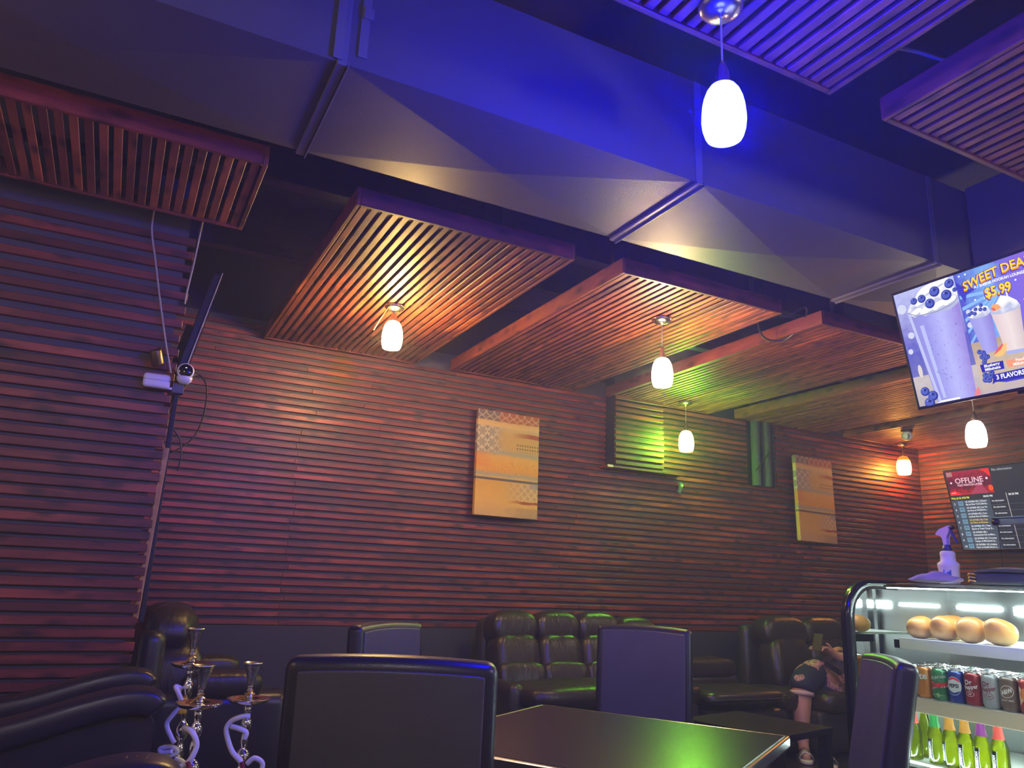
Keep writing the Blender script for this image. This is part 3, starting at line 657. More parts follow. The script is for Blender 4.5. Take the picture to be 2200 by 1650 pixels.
def canvas(x, y, z, w, h, label, yaw=0., lean=0., depth=.036):
    t = empty('canvas_painting', (x, y, z), label, 'painting', rot=(lean, 0, yaw), group='tall abstract canvas paintings')
    bm = bmesh.new(); add_box(bm, (w/2, depth/2, h/2), (w, depth, h), .003, 1)
    from_bm('canvas', bm, canvas_mat('painted_canvas', w, h), t)
    for xx in (.03, w-.03): box('stretcher_bar', (xx, depth+.006, h/2), (.035, .012, h-.02), RAW, t)
    return t
canvas(2.455, 5.470, 1.692, .578, .842, 'ochre canvas painting nearest the pier, bright under the warm pendant', .06, -.02)
canvas(5.885, 5.435, 1.70, .60, .835, 'dim ochre canvas painting at the far end, between the pipes and the orange pendant', .13, -.02)

# ------------------------------------------------------------------ seating
def sweep(bm, pts, sec, sm=6, scale=None):
    P = smooth_path(pts, sm); rings = []
    for i, p in enumerate(P):
        d = (P[min(i+1, len(P)-1)]-P[max(i-1, 0)]); d.normalize()
        side = d.cross(Vector((0, 0, 1))).normalized(); up = side.cross(d)
        k = scale(i/(len(P)-1)) if scale else 1.
        rings.append([bm.verts.new(p+side*a*k+up*b*k) for a, b in sec])
    n = len(sec)
    for x, y in zip(rings, rings[1:]):
        for i in range(n): bm.faces.new((x[i], x[(i+1) % n], y[(i+1) % n], y[i]))
    bm.faces.new(rings[0][::-1]); bm.faces.new(rings[-1])
def rsec(w, h, n=20, e=.45): return [(w/2*sgnpow(math.cos(2*PI*i/n), e), h/2*sgnpow(math.sin(2*PI*i/n), e)) for i in range(n)]
def armchair(x, yn, yf, label):
    """tub chair facing +x; arm fronts at x; arm centre lines at yn (near) and yf (far)"""
    t = empty('tub_armchair', (x, (yn+yf)/2, 0), label, 'armchair', group='black leather tub armchairs')
    hw = (yf-yn)/2
    for s in (-1, 1):
        y = s*hw
        path = [(-.92, y*.9, .645), (-.62, y, .612), (-.42, y, .640), (-.2, y, .705), (-.08, y, .732), (.0, y, .728), (.035, y, .70)]
        bm = bmesh.new(); sweep(bm, path, rsec(.15, .095), 8, lambda q: 1. if q < .9 else max(.35, math.sqrt(max(0, 1-((q-.9)/.1)**2))))
        a = from_bm('arm_rail', bm, LEA, t, True)
        for k in range(7):
            xx = -.13+k*.021
            tz = .7765-max(0., -.075-xx)*.23-max(0., xx+.02)*.3
            tube('pleat', [(xx-.016, y-.068, tz-.022), (xx-.004, y-.03, tz-.001), (xx+.006, y+.02, tz-.001), (xx+.016, y+.062, tz-.018)], .0042, LEA, a, 6)
        bm = bmesh.new()
        prof = [(-.92, .60), (-.62, .575), (-.42, .60), (-.2, .665), (-.08, .695), (.01, .69), (.03, .66), (.03, .06), (-.92, .06)]
        f = [bm.verts.new((px, y-.045, pz)) for px, pz in prof]; b = [bm.verts.new((px, y+.045, pz)) for px, pz in prof]
        bm.faces.new(f[::-1]); bm.faces.new(b)
        for i in range(len(prof)): bm.faces.new((f[i], f[(i+1) % len(prof)], b[(i+1) % len(prof)], b[i]))
        from_bm('arm_panel', bm, LEA, t)
        path2 = [(px, y-.0, pz) for px, pz in ((-.62, .60), (-.42, .627), (-.2, .69), (-.08, .72), (.02, .705))]
        for q in (-1, 1): tube('piping', [(a_, b_+q*.062, c_-.004) for a_, b_, c_ in path2], .005, VINYLD, t, 6)
    cushion('seat_cushion', (-.42, 0, .38), (.86, 2*hw-.12, .20), LEAW, t)
    box('seat_base', (-.45, 0, .17), (.90, 2*hw-.10, .22), LEA, t, .02)
    box('backrest', (-.88, 0, .42), (.12, 2*hw-.02, .72), LEA, t, .05, 3, smooth=True)
    for sx in (-.85, -.02):
        for s in (-1, 1): lathe('foot', [(.022, 0), (.028, .06)], BLACKPL, t, 12, loc=(sx, s*(hw-.02), 0))
    return t
armchair(.205, 3.235, 3.82, 'black leather tub armchair at left, pleated arm fronts lit gold and green')
armchair(.170, 1.42, 2.085, 'black leather tub armchair at the bottom left edge, only a pleated arm showing')

def bumpy(nx, amp, w, seed=0, axis=0):
    def fn(p):
        q = p.copy(); k = math.cos(2*PI*nx*(p[axis]/w)+seed)
        q.y += amp*k*(1 if p.y < 0 else .2); q.z += amp*.5*k*(p.z > 0); return q
    return fn
def back_pillow(t, x, y, z, w, h, d, lean=.18, crease=1, name='back_cushion', mat=None):
    M = Matrix.Rotation(-lean, 4, 'X')
    return cushion(name, (x, y, z), (w, d, h), mat or LEAW, t, .55, .38, bumpy(crease, .012, w, 1.), M)
# recliner in the nook, facing +x
t = empty('recliner', (.62, 4.88, 0), 'black leather recliner in the nook behind the pier, rounded headrest', 'armchair')
R90 = Matrix.Rotation(PI/2, 4, 'Z')
cushion('headrest', (-.275, -.05, .875), (.27, .74, .27), LEAW, t, .75, .5, lambda p: p+Vector((.012*math.cos(p.y*30), 0, .008*math.cos(p.y*26))))
cushion('back_cushion', (-.24, -.03, .60), (.28, .84, .50), LEAW, t, .5, .35, lambda p: p+Vector((.02*math.cos(p.y*15), 0, 0)))
box('back_shell', (-.36, -.04, .50), (.13, .92, .78), LEA, t, .055, 4, smooth=True)
cushion('seat_cushion', (.08, -.02, .44), (.62, .64, .20), LEAW, t)
box('seat_base', (.0, -.02, .21), (.76, .90, .34), LEA, t, .03, 3, smooth=True)
for s in (-1, 1):
    box('arm_panel', (-.02, s*.40-.02, .37), (.74, .15, .44), LEA, t, .06, 4, smooth=True)
    cushion('arm_pad', (-.00, s*.40-.02, .625), (.40, .20, .14), LEAW, t, .6, .4)
cushion('footrest', (.42, -.02, .36), (.14, .66, .34), LEAW, t, .5, .35)
for sx in (-.33, .33):
    for s in (-1, 1): lathe('foot', [(.025, 0), (.028, .05)], BLACKPL, t, 12, loc=(sx, s*.36, 0))
# long sofa against the back wall
t = empty('sofa', (3.17, 5.05, .035), 'long black leather sofa with puffy headrests behind the grey dining chairs', 'sofa')
for k in range(4):
    x = -.53+k*.352
    h_ = 0 if k < 3 else -.03
    cushion('head_pillow', (x, .10, .845+h_), (.365, .25, .25), LEAW, t, .72, .42, bumpy(1, .006, .36, 0), Matrix.Rotation(-.12, 4, 'X'))
    back_pillow(t, x, .02, .645, .365, .34, .22, .22, 2)
    back_pillow(t, x, -.05, .53, .36, .20, .22, .25, 1, 'lumbar_cushion')
box('back_shell', (.0, .27, .49), (1.42, .14, .82), LEA, t, .06, 3, smooth=True)
cushion('seat_cushion', (.02, -.26, .455), (1.40, .62, .16), LEAW, t, .5, .25, bumpy(4, .006, 1.4))
box('seat_base', (.0, -.12, .22), (1.42, .72, .34), LEA, t, .03, 3, smooth=True)
box('arm', (-.70, -.06, .33), (.12, .66, .40), LEA, t, .05, 3, smooth=True)
for sx in (-.62, .62):
    for y in (-.42, .25): lathe('foot', [(.025, -.035), (.028, .05)], BLACKPL, t, 12, loc=(sx, y, 0))
t = empty('footstool', (4.29, 4.90, 0), 'low padded black footstool section at the right end of the long sofa', 'footstool')
cushion('top_cushion', (.0, -.16, .452), (.76, .50, .12), LEA, t, .6, .3); tube('piping', [(-.38, -.41, .45), (0, -.418, .45), (.36, -.41, .45), (.392, -.34, .45)], .005, VINYLD, t, 6)
box('base', (.02, -.14, .21), (.76, .46, .32), LEA, t, .05, 4, smooth=True)
cushion('arm_bolster', (.04, .22, .60), (.68, .22, .17), LEAW, t, .6, .4); box('bolster_base', (.04, .22, .30), (.68, .20, .50), LEA, t, .04, 3, smooth=True)
# right-hand sofa
t = empty('sofa', (5.75, 5.02, 0), 'black leather sofa with green sheen that the seated person is on', 'sofa')
for k in range(3):
    x = -.50+k*.46
    cushion('head_pillow', (x, .12, .875), (.50, .24, .27), LEAW, t, .72, .42, bumpy(1, .006, .5), Matrix.Rotation(-.12, 4, 'X'))
    back_pillow(t, x, .04, .62, .48, .44, .22, .2, 2)
    cushion('seat_cushion', (x, -.28, .40), (.46, .60, .17), LEAW, t, .5, .3)
box('back_shell', (.0, .30, .50), (1.56, .14, .86), LEA, t, .06, 3, smooth=True)
box('seat_base', (-.02, -.14, .19), (1.50, .76, .30), LEA, t, .03, 3, smooth=True)
cushion('seat_wing', (-.88, -.16, .40), (.34, .50, .16), LEAW, t, .5, .3); box('seat_base', (-.86, -.12, .19), (.26, .44, .30), LEA, t, .03, 3, smooth=True)
for sx in (-.7, .7):
    for y in (-.28, .25): lathe('foot', [(.025, 0), (.028, .05)], BLACKPL, t, 12, loc=(sx, y, 0))

def dining_chair(c, back_dir, width, label, top=1.0, lean=.06, seat_sign=1):
    """c: middle of the back at seat height; back_dir: unit vector along the back (left to right seen from behind); seat lies on its left-hand normal"""
    ang = math.atan2(back_dir[1], back_dir[0])
    t = empty('dining_chair', (c[0], c[1], 0), label, 'dining chair', ang, group='charcoal vinyl dining chairs')
    s = seat_sign
    M = Matrix.Rotation(lean*s, 4, 'X')
    H = top-.46; zc = .46+H/2
    def curve(p): 
        q = p.copy(); q.z += .012*(1-(2*p.x/width)**2)*(p.z > 0); q.y += s*.018*((2*p.x/width)**2); return q
    def slab(name, w, h, d, y, mat, bev):
        bm = bmesh.new(); vs = add_box(bm, (0, 0, 0), (w, d, h), bev, 5)
        bmesh.ops.subdivide_edges(bm, edges=[e for e in bm.edges if abs(e.verts[0].co.x-e.verts[1].co.x) > w*.5], cuts=9, use_grid_fill=True)
        for v in bm.verts: v.co = M @ (curve(v.co)+Vector((0, y, 0)))
        o = from_bm(name, bm, mat, t, True, loc=(0, -s*math.sin(lean)*0, zc)); return o
    slab('backrest', width, H, .075, 0, VINYLD, .026)
    for q in (-1, 1): slab('back_panel', width-.062, H-.055, .010, q*.0365, VINYL, .0045)
    cushion('seat', (0, s*.255, .455), (width, .48, .085), VINYL, t, .4, .2)
    box('seat_frame', (0, s*.25, .40), (width-.04, .42, .05), BLACKPL, t, .006)
    for sx in (-1, 1):
        for y in (.02, .44):
            lathe('leg', [(.014, 0), (.019, .40)], BLACKPL, t, 4, loc=(sx*(width/2-.045), s*y, 0), smooth=False)
    return t
dining_chair((.612, 1.762), (.928, -.372), .474, 'large charcoal dining chair in the foreground, seen from behind', 1.018)
dining_chair((2.52, 3.39), (.643, -.766), .490, 'grey dining chair behind the glossy table, left of the seated person', 1.0, .05, -1)
dining_chair((1.09, 3.27), (.80, .60), .47, 'pale-lit dining chair in front of the long sofa, half hidden by the nearest chair', 1.005, .05, -1)
dining_chair((2.412, 1.916), (-.60, -.80), .44, 'dining chair at the right, seen almost edge-on before the drinks case', 1.0, .19, -1)

# ------------------------------------------------------------------ tables
TBL = plain('black_laminate', (.020, .018, .019), .25, bump=.05, bscale=420)
EDGE = plain('metal_edge', (.45, .47, .46), .25, 1.0)
t = empty('dining_table', (1.437, 2.126, 0), 'square black glossy dining table with pale metal edge, green glare on its top', 'table', math.atan2(-.83, .55))
for q in ((.45, 0, .014, .9), (-.45, 0, .014, .9), (0, .45, .886, .014), (0, -.45, .886, .014)):
    box('edge_strip', (q[0], q[1], .734), (q[2], q[3], .034), EDGE, t, .005, 2)
box('tabletop', (0, 0, .733), (.886, .886, .036), TBL, t, .002, 1)
lathe('pedestal', [(.05, .03), (.038, .06), (.038, .68), (.10, .712)], BLACKPL, t, 20); box('base_plate', (0, 0, .015), (.56, .56, .03), BLACKPL, t, .01)
t = empty('side_table', (3.345, 3.47, 0), 'low black square side table in front of the seated person', 'table', math.atan2(.24, .97))
box('tabletop', (0, 0, .482), (.55, .60, .036), TBL, t, .003, 1)
for sx in (-1, 1):
    for sy in (-1, 1): box('leg', (sx*.242, sy*.267, .232), (.056, .056, .464), TBL, t, .002, 1)

# ------------------------------------------------------------------ hookahs
HOSE = plain('translucent_white_hose', (.80, .78, .80), .35, Subsurface_Weight=.25, Subsurface_Radius=(.01, .008, .01), Subsurface_Scale=.05)
BRAID = plain('dark_red_braid', (.22, .012, .03), .5, bump=.6, bscale=220)
SILVER = plain('foil_silver', (.80, .79, .80), .22, 1.0, bump=.5, bscale=120)
CAMR = Vector((.894, -.447, 0))
def beads(z0, z1, rs):
    """turned stem between z0 and z1 with one bead per radius"""
    out = []; n = len(rs); dz = (z1-z0)/n
    for i, r in enumerate(rs):
        z = z0+i*dz
        for k in range(6):
            a = PI*k/6; out.append((.0085+(r-.0085)*math.sin(a)**.8, z+dz*k/6))
    out.append((.0085, z1)); return out
def hookah(x, y, H, tray_z, label, hoses, tag_=None, dark=False):
    t = empty('hookah', (x, y, 0), label, 'hookah', group='chrome hookahs')
    lathe('vase', [(.070, 0), (.078, .01), (.080, .05), (.070, .12), (.040, .19), (.024, .24), (.022, .30), (.028, .31)], plain('smoked_glass', (.05, .05, .07), .06, .0, Specular_IOR_Level=.8, Coat_Weight=1.), t, 32)
    lathe('stem', [(.024, .305), (.026, .33)]+beads(.33, .50, (.030, .022, .034))+beads(.50, tray_z-.045, (.018, .026, .014, .020))+[(.013, tray_z-.03), (.013, tray_z)], CHROME, t, 24)
    lathe('tray', [(.010, tray_z-.006), (.04, tray_z-.006), (.062, tray_z), (.074, tray_z+.011), (.076, tray_z+.013), (.073, tray_z+.0135), (.060, tray_z+.004), (.02, tray_z-.001), (.01, tray_z-.001)], CHROME, t, 40)
    lathe('upper_stem', beads(tray_z, H-.075, (.020, .013, .019, .012, .010)), CHROME, t, 24)
    lathe('bowl', [(.010, H-.078), (.013, H-.07), (.016, H-.05), (.026, H-.022), (.029, H-.014), (.029, H-.009), (.034, H-.004), (.035, H), (.032, H+.001), (.022, H-.014), (.006, H-.02)], SILVER, t, 28)
    lathe('coal_screen', [(.0, H-.006), (.031, H-.003)], plain('pierced_foil', (.62, .60, .58), .3, 1.0, bump=.8, bscale=300), t, 28, cap=False)
    for i, (kind, pts) in enumerate(hoses):
        P = [CAMR*a+Vector((-.447*0+.447*b*-1, -.894*b, 0))*1+Vector((0, 0, z)) for a, b, z in pts]
        tube('hose' if kind == 'h' else 'hose_handle', P, .0088 if kind == 'h' else (lambda q: .0075+.004*q), HOSE if kind == 'h' else BRAID, t, 10, 8)
    if tag_: box('yellow_wrap', (tag_[0]*.894, -tag_[0]*.447-.02, tag_[1]), (.030, .030, .055), plain('yellow_wrap', (.75, .46, .02), .5), t, .006, 2)
    tube('tongs', [(-.03, -.02, tray_z+.012), (-.012, -.03, tray_z+.03), (.004, -.035, tray_z+.046)], .0035, plain('gold_tongs', (.8, .55, .15), .2, 1.0), t, 6)
    return t
hookah(.335, 2.85, .893, .765, 'shorter chrome hookah of the left pair, white hose coiled round its stem', [
    ('h', [(-.045, -.02, .695), (-.02, .02, .700), (.008, .04, .690), (.022, .035, .655), (.010, .04, .615), (-.012, .03, .595), (-.044, .03, .575), (-.040, .03, .535), (-.005, .03, .51), (.02, .02, .50)]),
    ('h', [(.045, .03, .535), (.062, .03, .565), (.082, .02, .570), (.086, .02, .545), (.07, .02, .515), (.05, .02, .49)]), ('b', [(.004, .045, .61), (.022, .045, .575), (.042, .04, .54), (.055, .03, .50)])])
hookah(.516, 3.0, .884, .752, 'chrome hookah standing apart on the right, white hose looping in an S', [
    ('h', [(.020, .03, .712), (-.012, .035, .708), (-.046, .03, .690), (-.056, .03, .660), (-.030, .03, .600), (.008, .035, .565), (.016, .035, .53), (-.012, .03, .505)]),
    ('h', [(-.040, .03, .675), (-.012, .04, .672), (.016, .04, .660), (.012, .04, .640)]),
    ('h', [(.028, .03, .560), (.052, .03, .578), (.078, .02, .560), (.072, .02, .52), (.055, .02, .495)]), ('b', [(.012, .04, .568), (.024, .04, .54), (.040, .035, .505), (.048, .03, .48)])])
hookah(.342, 3.32, .977, .838, 'tallest chrome hookah at the back with a yellow wrap and cream hose', [
    ('h', [(-.020, -.01, .752), (-.034, .03, .768), (-.016, .04, .745), (-.004, .03, .705), (-.03, .03, .67), (-.048, .03, .635), (-.022, .04, .595), (-.006, .04, .575)]),
    ('h', [(-.01, .04, .545), (-.05, .035, .540), (-.058, .03, .552), (-.02, .03, .560), (.0, .02, .54), (-.045, .03, .52), (-.062, .03, .525), (-.02, .035, .528)]),
    ('h', [(.0, .03, .52), (.03, .03, .51), (.04, .02, .48), (.02, .02, .46)])], (-.012, .70))

# ------------------------------------------------------------------ display case and its contents
def thin_glass(name, tint=(.93, .98, .97), refl=1.0, edge=.10):
    t = NT(name); tr = t.n('BsdfTransparent'); t.put(tr.inputs[0], tint); g = t.n('BsdfGlossy'); g.inputs['Roughness'].default_value = .03
    fr = t.n('Fresnel'); fr.inputs[0].default_value = 1.5; mx = t.n('MixShader')
    t.link(t.math('MULTIPLY', fr.outputs[0], refl), mx.inputs[0]); t.link(tr.outputs[0], mx.inputs[1]); t.link(g.outputs[0], mx.inputs[2]); t.link(mx.outputs[0], t.out.inputs[0]); return t.m
GLASS = thin_glass('display_glass'); SHELFG = plain('pale_shelf', (.66, .66, .62), .35)
t = empty('display_case', (3.2, 1.72, 0), 'lit refrigerated display case with curved glass front at lower right', 'display case')
CY0, CY1, CX0, CX1 = 1.02, 2.42, 2.86, 3.56
def cb(name, x0, x1, y0, y1, z0, z1, mat, bev=.0): return box(name, ((x0+x1)/2-3.2, (y0+y1)/2-1.72, (z0+z1)/2), (x1-x0, y1-y0, z1-z0), mat, t, bev)
cb('base', CX0, CX1, CY0, CY1, .0, .575, BLACKPL, .01)
cb('floor_pan', CX0+.01, CX1-.03, CY0+.02, CY1-.02, .577, .59, plain('white_enamel', (.82, .84, .82), .25))
cb('back_panel', CX1-.02, CX1, CY0, CY1, .577, 1.262, plain('brushed_steel', (.42, .44, .44), .28, .9))
cb('mullion', CX1-.045, CX1-.022, 1.95, 1.985, .6, 1.24, EDGE); cb('mullion', CX1-.045, CX1-.022, 2.02, 2.04, .6, 1.24, EDGE)
cb('top_board', CX0+.30, CX1, CY0, CY1, 1.250, 1.268, BLACKPL, .003)
R_ = .155
prof = [(CX0, .58)]+[(CX0, .58+.1*k) for k in range(1, 5)]+[(CX0, 1.262-R_)]+[(CX0+R_-R_*math.cos(a), 1.262-R_+R_*math.sin(a)) for a in [PI/2*k/10 for k in range(1, 11)]]+[(CX0+.32, 1.262)]
bm = bmesh.new()
a = [bm.verts.new((x-3.2, CY0-1.72, z)) for x, z in prof]; b = [bm.verts.new((x-3.2, CY1-.02-1.72, z)) for x, z in prof]
for i in range(len(prof)-1): bm.faces.new((a[i], a[i+1], b[i+1], b[i]))
from_bm('front_glass', bm, GLASS, t, True)
for y0, y1 in ((CY1-.028, CY1+.012), (CY0-.012, CY0+.028)):
    bm = bmesh.new()
    inn = []; 
    for i, (x, z) in enumerate(prof):
        p = Vector((x, z)); q = Vector(prof[min(i+1, len(prof)-1)])-Vector(prof[max(i-1, 0)]); nrm = Vector((-q.y, q.x)).normalized()
        inn.append((p+nrm*.012, p-nrm*.026))
    vs = [[bm.verts.new((c.x-3.2, yy-1.72, c.y)) for c in pr for yy in (y0, y1)] for pr in inn]
    for u, v in zip(vs, vs[1:]):
        for i, j in ((0, 1), (1, 3), (3, 2), (2, 0)): bm.faces.new((u[i], u[j], v[j], v[i]))
    from_bm('end_frame', bm, plain('gloss_black_trim', (.010, .010, .012), .18), t, True)
for yy in (CY1-.012, CY0+.012):
    bm = bmesh.new(); vs = [bm.verts.new((x-3.2, yy-1.72, z)) for x, z in prof]+[bm.verts.new((CX1-.02-3.2, yy-1.72, 1.262)), bm.verts.new((CX1-.02-3.2, yy-1.72, .58))]
    bm.faces.new(vs); from_bm('end_glass', bm, GLASS, t)
cb('bread_shelf', 2.95, CX1-.03, CY0+.03, 2.225, 1.034, 1.044, SHELFG); cb('shelf_lip', 2.938, 2.950, CY0+.03, 2.225, 1.002, 1.046, plain('shelf_rail', (.60, .56, .50), .4), .002)
cb('shelf_bracket', 2.955, 3.2, 2.228, 2.262, 1.003, 1.036, BLACKPL)
cb('can_shelf', 2.93, CX1-.03, CY0+.03, 2.36, .812, .822, SHELFG); cb('shelf_lip', 2.905, 2.93, CY0+.03, 2.36, .772, .824, plain('shelf_rail_tan', (.50, .38, .28), .45), .002)
LED = emis('led_strip', (52, 65, 62)); LEDS = emis('led_strip_low', (50, 62, 58))
for x, z, m in ((3.02, 1.243, LED), (3.16, 1.022, LEDS), (3.10, .800, LEDS)):
    cb('light_channel', x-.016, x+.016, CY0+.05, CY1-.09 if z > 1.1 else 2.20, z+.002, z+.009, EDGE); cb('led_strip', x-.009, x+.009, CY0+.06, CY1-.10 if z > 1.1 else 2.18, z-.002, z+.002, m)
cb('led_strip', 2.876, 2.884, CY0+.06, CY1-.1, .591, .595, LEDS); cb('led_strip', CX1-.030, CX1-.024, CY0+.1, 2.10, 1.150, 1.185, LED); cb('led_strip', CX1-.030, CX1-.024, 2.16, 2.36, 1.165, 1.180, LED)  # first strip, at the floor front, added to brighten the bottles from below
# rolls
BREAD = None
tt = NT('golden_bread_crust'); zz = tt.n('SeparateXYZ'); co = tt.coord(); tt.link(co, zz.inputs[0])
nz_ = tt.noise(co, 18, 4)
bc = tt.ramp(tt.math('ADD', tt.math('MULTIPLY_ADD', zz.outputs[2], 11., .45), tt.math('MULTIPLY_ADD', nz_, .3, -.15)), [(0, (.84, .56, .20)), (.4, (.74, .36, .08)), (1, (.36, .11, .02))])
tt.bsdf(Base_Color=bc, Roughness=.4, Normal=tt.bump(nz_, .2, .004), Specular_IOR_Level=.3); BREAD = tt.m
RL = ['leftmost roll of the front row on the glass shelf', 'second roll from the left in the front row', 'third roll from the left in the front row', 'rightmost roll of the front row on the glass shelf', 'darker roll resting behind the two left rolls', 'roll behind the gap between the two right rolls', 'pale roll at the far left behind the front row']
for i, (x, y, s) in enumerate(((3.03, 2.192, 1.), (3.03, 2.085, 1.03), (3.03, 1.974, 1.06), (3.03, 1.858, 1.1), (3.152, 2.130, 1.15), (3.15, 1.950, 1.05), (3.15, 2.245-.01, .86))):
    o = cushion('bread_roll', (x, y, 1.0445+.0435*s), (.102*s, .100*s, .088*s), BREAD, None, .86, .95, lambda p: p+Vector((0, 0, .006*math.sin(p.x*40+i)*(p.z > 0))))
    o.rotation_euler = (0, 0, i*1.7); tag(o, RL[i]+' in the display case', 'bread roll', 'bread rolls on the top shelf')
# cans
ALU = plain('aluminium', (.82, .83, .84), .22, 1.0)
CAN_P = [(.0, .006), (.022, .0055), (.025, .0), (.0265, .002), (.0325, .013), (.0331, .016), (.0331, .104), (.0322, .110), (.0275, .1165), (.0262, .1195), (.0272, .1212), (.0262, .1216), (.0248, .1185), (.0, .118)]
def can_skin(col): return plain('can_'+'_'.join(str(int(c*100)) for c in col), col, .3, .35, Coat_Weight=.4)
_canm = {}
def can(x, y, z, col, label, art=None, yaw=0., parts=True):
    t = empty('soda_can', (x, y, z), label, 'soda can', yaw, 'soda cans on the middle shelf')
    if 'body' not in _canm:
        for nm, pr in (('body', CAN_P[3:9]), ('lid', CAN_P[8:]), ('foot', CAN_P[:4])):
            bm = bmesh.new(); add_lathe(bm, pr, 24, cap=False); bmesh.ops.recalc_face_normals(bm, faces=bm.faces); me = bpy.data.meshes.new('can_'+nm); bm.to_mesh(me); bm.free()
            for p in me.polygons: p.use_smooth = True
            _canm[nm] = me
        bm = bmesh.new(); add_lathe(bm, [(.0, .1183), (.008, .1188), (.009, .1195), (.0, .1197)], 10, (.006, 0, 0)); me = bpy.data.meshes.new('can_tab'); bm.to_mesh(me); bm.free(); _canm['tab'] = me
        for k in ('lid', 'foot', 'tab'): _canm[k].materials.append(ALU)
    k = ('b', col)
    if k not in _canm: _canm[k] = _canm['body'].copy(); _canm[k].materials.append(can_skin(col))
    b = link('body', _canm[k], parent=t)
    if parts:
        for nm in ('lid', 'foot', 'tab'): link(nm, _canm[nm], parent=t)
    if art: art(b)
    return t
def cyl(R):
    """wrap flat art (x right, y up) round a cylinder; the art faces -x"""
    return lambda p: (-R*math.cos(p.x/R), -R*math.sin(p.x/R), p.y)
def cw(k): return cyl(.0331+.0005+k*.00025)
def ctext(b, s, size, col, x, z, k=3, rot=0., bold=.0003, sx=1.):
    me = text_mesh(s, size, 'CENTER', bold=bold); c, s_ = math.cos(rot), math.sin(rot); f = cw(k)
    for v in me.vertices:
        px, py = v.co.x*sx, v.co.y
        v.co = Vector(f(Vector((px*c-py*s_+x, px*s_+py*c+z, 0))))
    link('lettering', me, plain('print_'+'_'.join(str(int(c_*100)) for c_ in col), col, .35), b)
def cpoly(b, name, pts, col, k=1, R=None):
    f = cyl(R+.0004+k*.0002) if R else cw(k); me = bpy.data.meshes.new(name)
    n = len(pts); cx = sum(p[0] for p in pts)/n; cz = sum(p[1] for p in pts)/n
    rings = [[Vector((cx+(x-cx)*s, cz+(z-cz)*s, 0)) for x, z in pts] for s in (.33, .66, 1.)]
    V = [Vector(f(Vector((cx, cz, 0))))]+[Vector(f(p)) for r in rings for p in r]
    Fc = [(0, 1+i, 1+(i+1) % n) for i in range(n)]+[(1+r*n+i, 1+(r+1)*n+i, 1+(r+1)*n+(i+1) % n, 1+r*n+(i+1) % n) for r in range(2) for i in range(n)]
    me.from_pydata(V, [], Fc); link(name, me, plain('print_'+'_'.join(str(int(c_*100)) for c_ in col), col, .35), b)
def ell(x, z, rx, rz, n=24, rot=0., a0=0., a1=2*PI):
    return [(x+rx*math.cos(a)*math.cos(rot)-rz*math.sin(a)*math.sin(rot), z+rx*math.cos(a)*math.sin(rot)+rz*math.sin(a)*math.cos(rot)) for a in (a0+(a1-a0)*i/n for i in range(n))]
WHc = (.85, .85, .85)
def a_orange(b): cpoly(b, 'emblem', ell(.0, .078, .026, .020, rot=.35), (.03, .04, .30), 1); ctext(b, 'FANTA', .020, WHc, .0, .078, 3, .30, .0012)
def a_orange2(b): ctext(b, 'rite', .036, WHc, .002, .082, 3, .10, .0010)
def a_dew(b):
    cpoly(b, 'label_band', [(-.04, .046), (.04, .062), (.04, .094), (-.04, .080)], (.02, .20, .07), 1); cpoly(b, 'label_band', [(-.04, .036), (.04, .052), (.04, .060), (-.04, .044)], WHc, 1.3)
    ctext(b, 'MOUNTAIN', .0155, WHc, .0, .084, 3, .18, .0003, .8); ctext(b, 'Dew', .036, (.75, .03, .04), .002, .058, 4, .18, .0016); cpoly(b, 'leaf_print', [(-.03, .02), (.0, .03), (.03, .022), (.0, .012)], (.25, .42, .12), 1)
def a_pepsi(b):
    cpoly(b, 'emblem', ell(0, .062, .0275, .034), WHc, 1); cpoly(b, 'emblem', ell(0, .066, .0255, .028, 20, 0, .35, PI-.35), (.70, .03, .05), 2); cpoly(b, 'emblem', ell(0, .058, .0255, .028, 20, 0, PI+.35, 2*PI-.35), (.02, .06, .30), 2)
    ctext(b, 'PEPSI', .0185, (.01, .01, .03), .0, .062, 4, .0, .0007, .86)
def a_dr(b):
    cpoly(b, 'emblem', ell(.012, .062, .024, .014, rot=.3), (.22, .01, .02), 1); ctext(b, 'Dr', .024, WHc, -.008, .082, 3, .1, .0006); ctext(b, 'Pepper', .021, WHc, .0, .066, 3, .2, .0006, .85)
    cpoly(b, 'emblem', ell(-.004, .042, .015, .010), WHc, 1); cpoly(b, 'emblem', ell(-.004, .042, .0135, .0085), (.26, .02, .03), 2); ctext(b, '23', .012, WHc, -.004, .042, 4)
def a_diet(b):
    D_ = (.18, .02, .05); ctext(b, 'Dr', .024, D_, -.008, .084, 3, .1, .0006); ctext(b, 'Pepper', .021, D_, .0, .067, 3, .2, .0006, .85)
    cpoly(b, 'emblem', ell(0, .043, .016, .010), D_, 1); cpoly(b, 'emblem', ell(0, .043, .0142, .0083), (.55, .56, .6), 2); ctext(b, 'Diet', .011, D_, 0, .043, 4)
def a_aw(b): cpoly(b, 'emblem', ell(0, .068, .024, .021, rot=.35), WHc, 1); cpoly(b, 'emblem', ell(0, .068, .0222, .0192, rot=.35), (.16, .08, .05), 2); ctext(b, 'A&W', .020, WHc, .0, .068, 4, .35, .0008, .85); ctext(b, 'ROOT BEER', .008, (.6, .5, .42), 0, .038, 3)
def a_red(b): cpoly(b, 'label_band', [(-.024, .03), (.024, .03), (.024, .092), (-.024, .092)], (.70, .55, .38), 1); cpoly(b, 'emblem', ell(0, .066, .02, .022), (.55, .16, .05), 2)
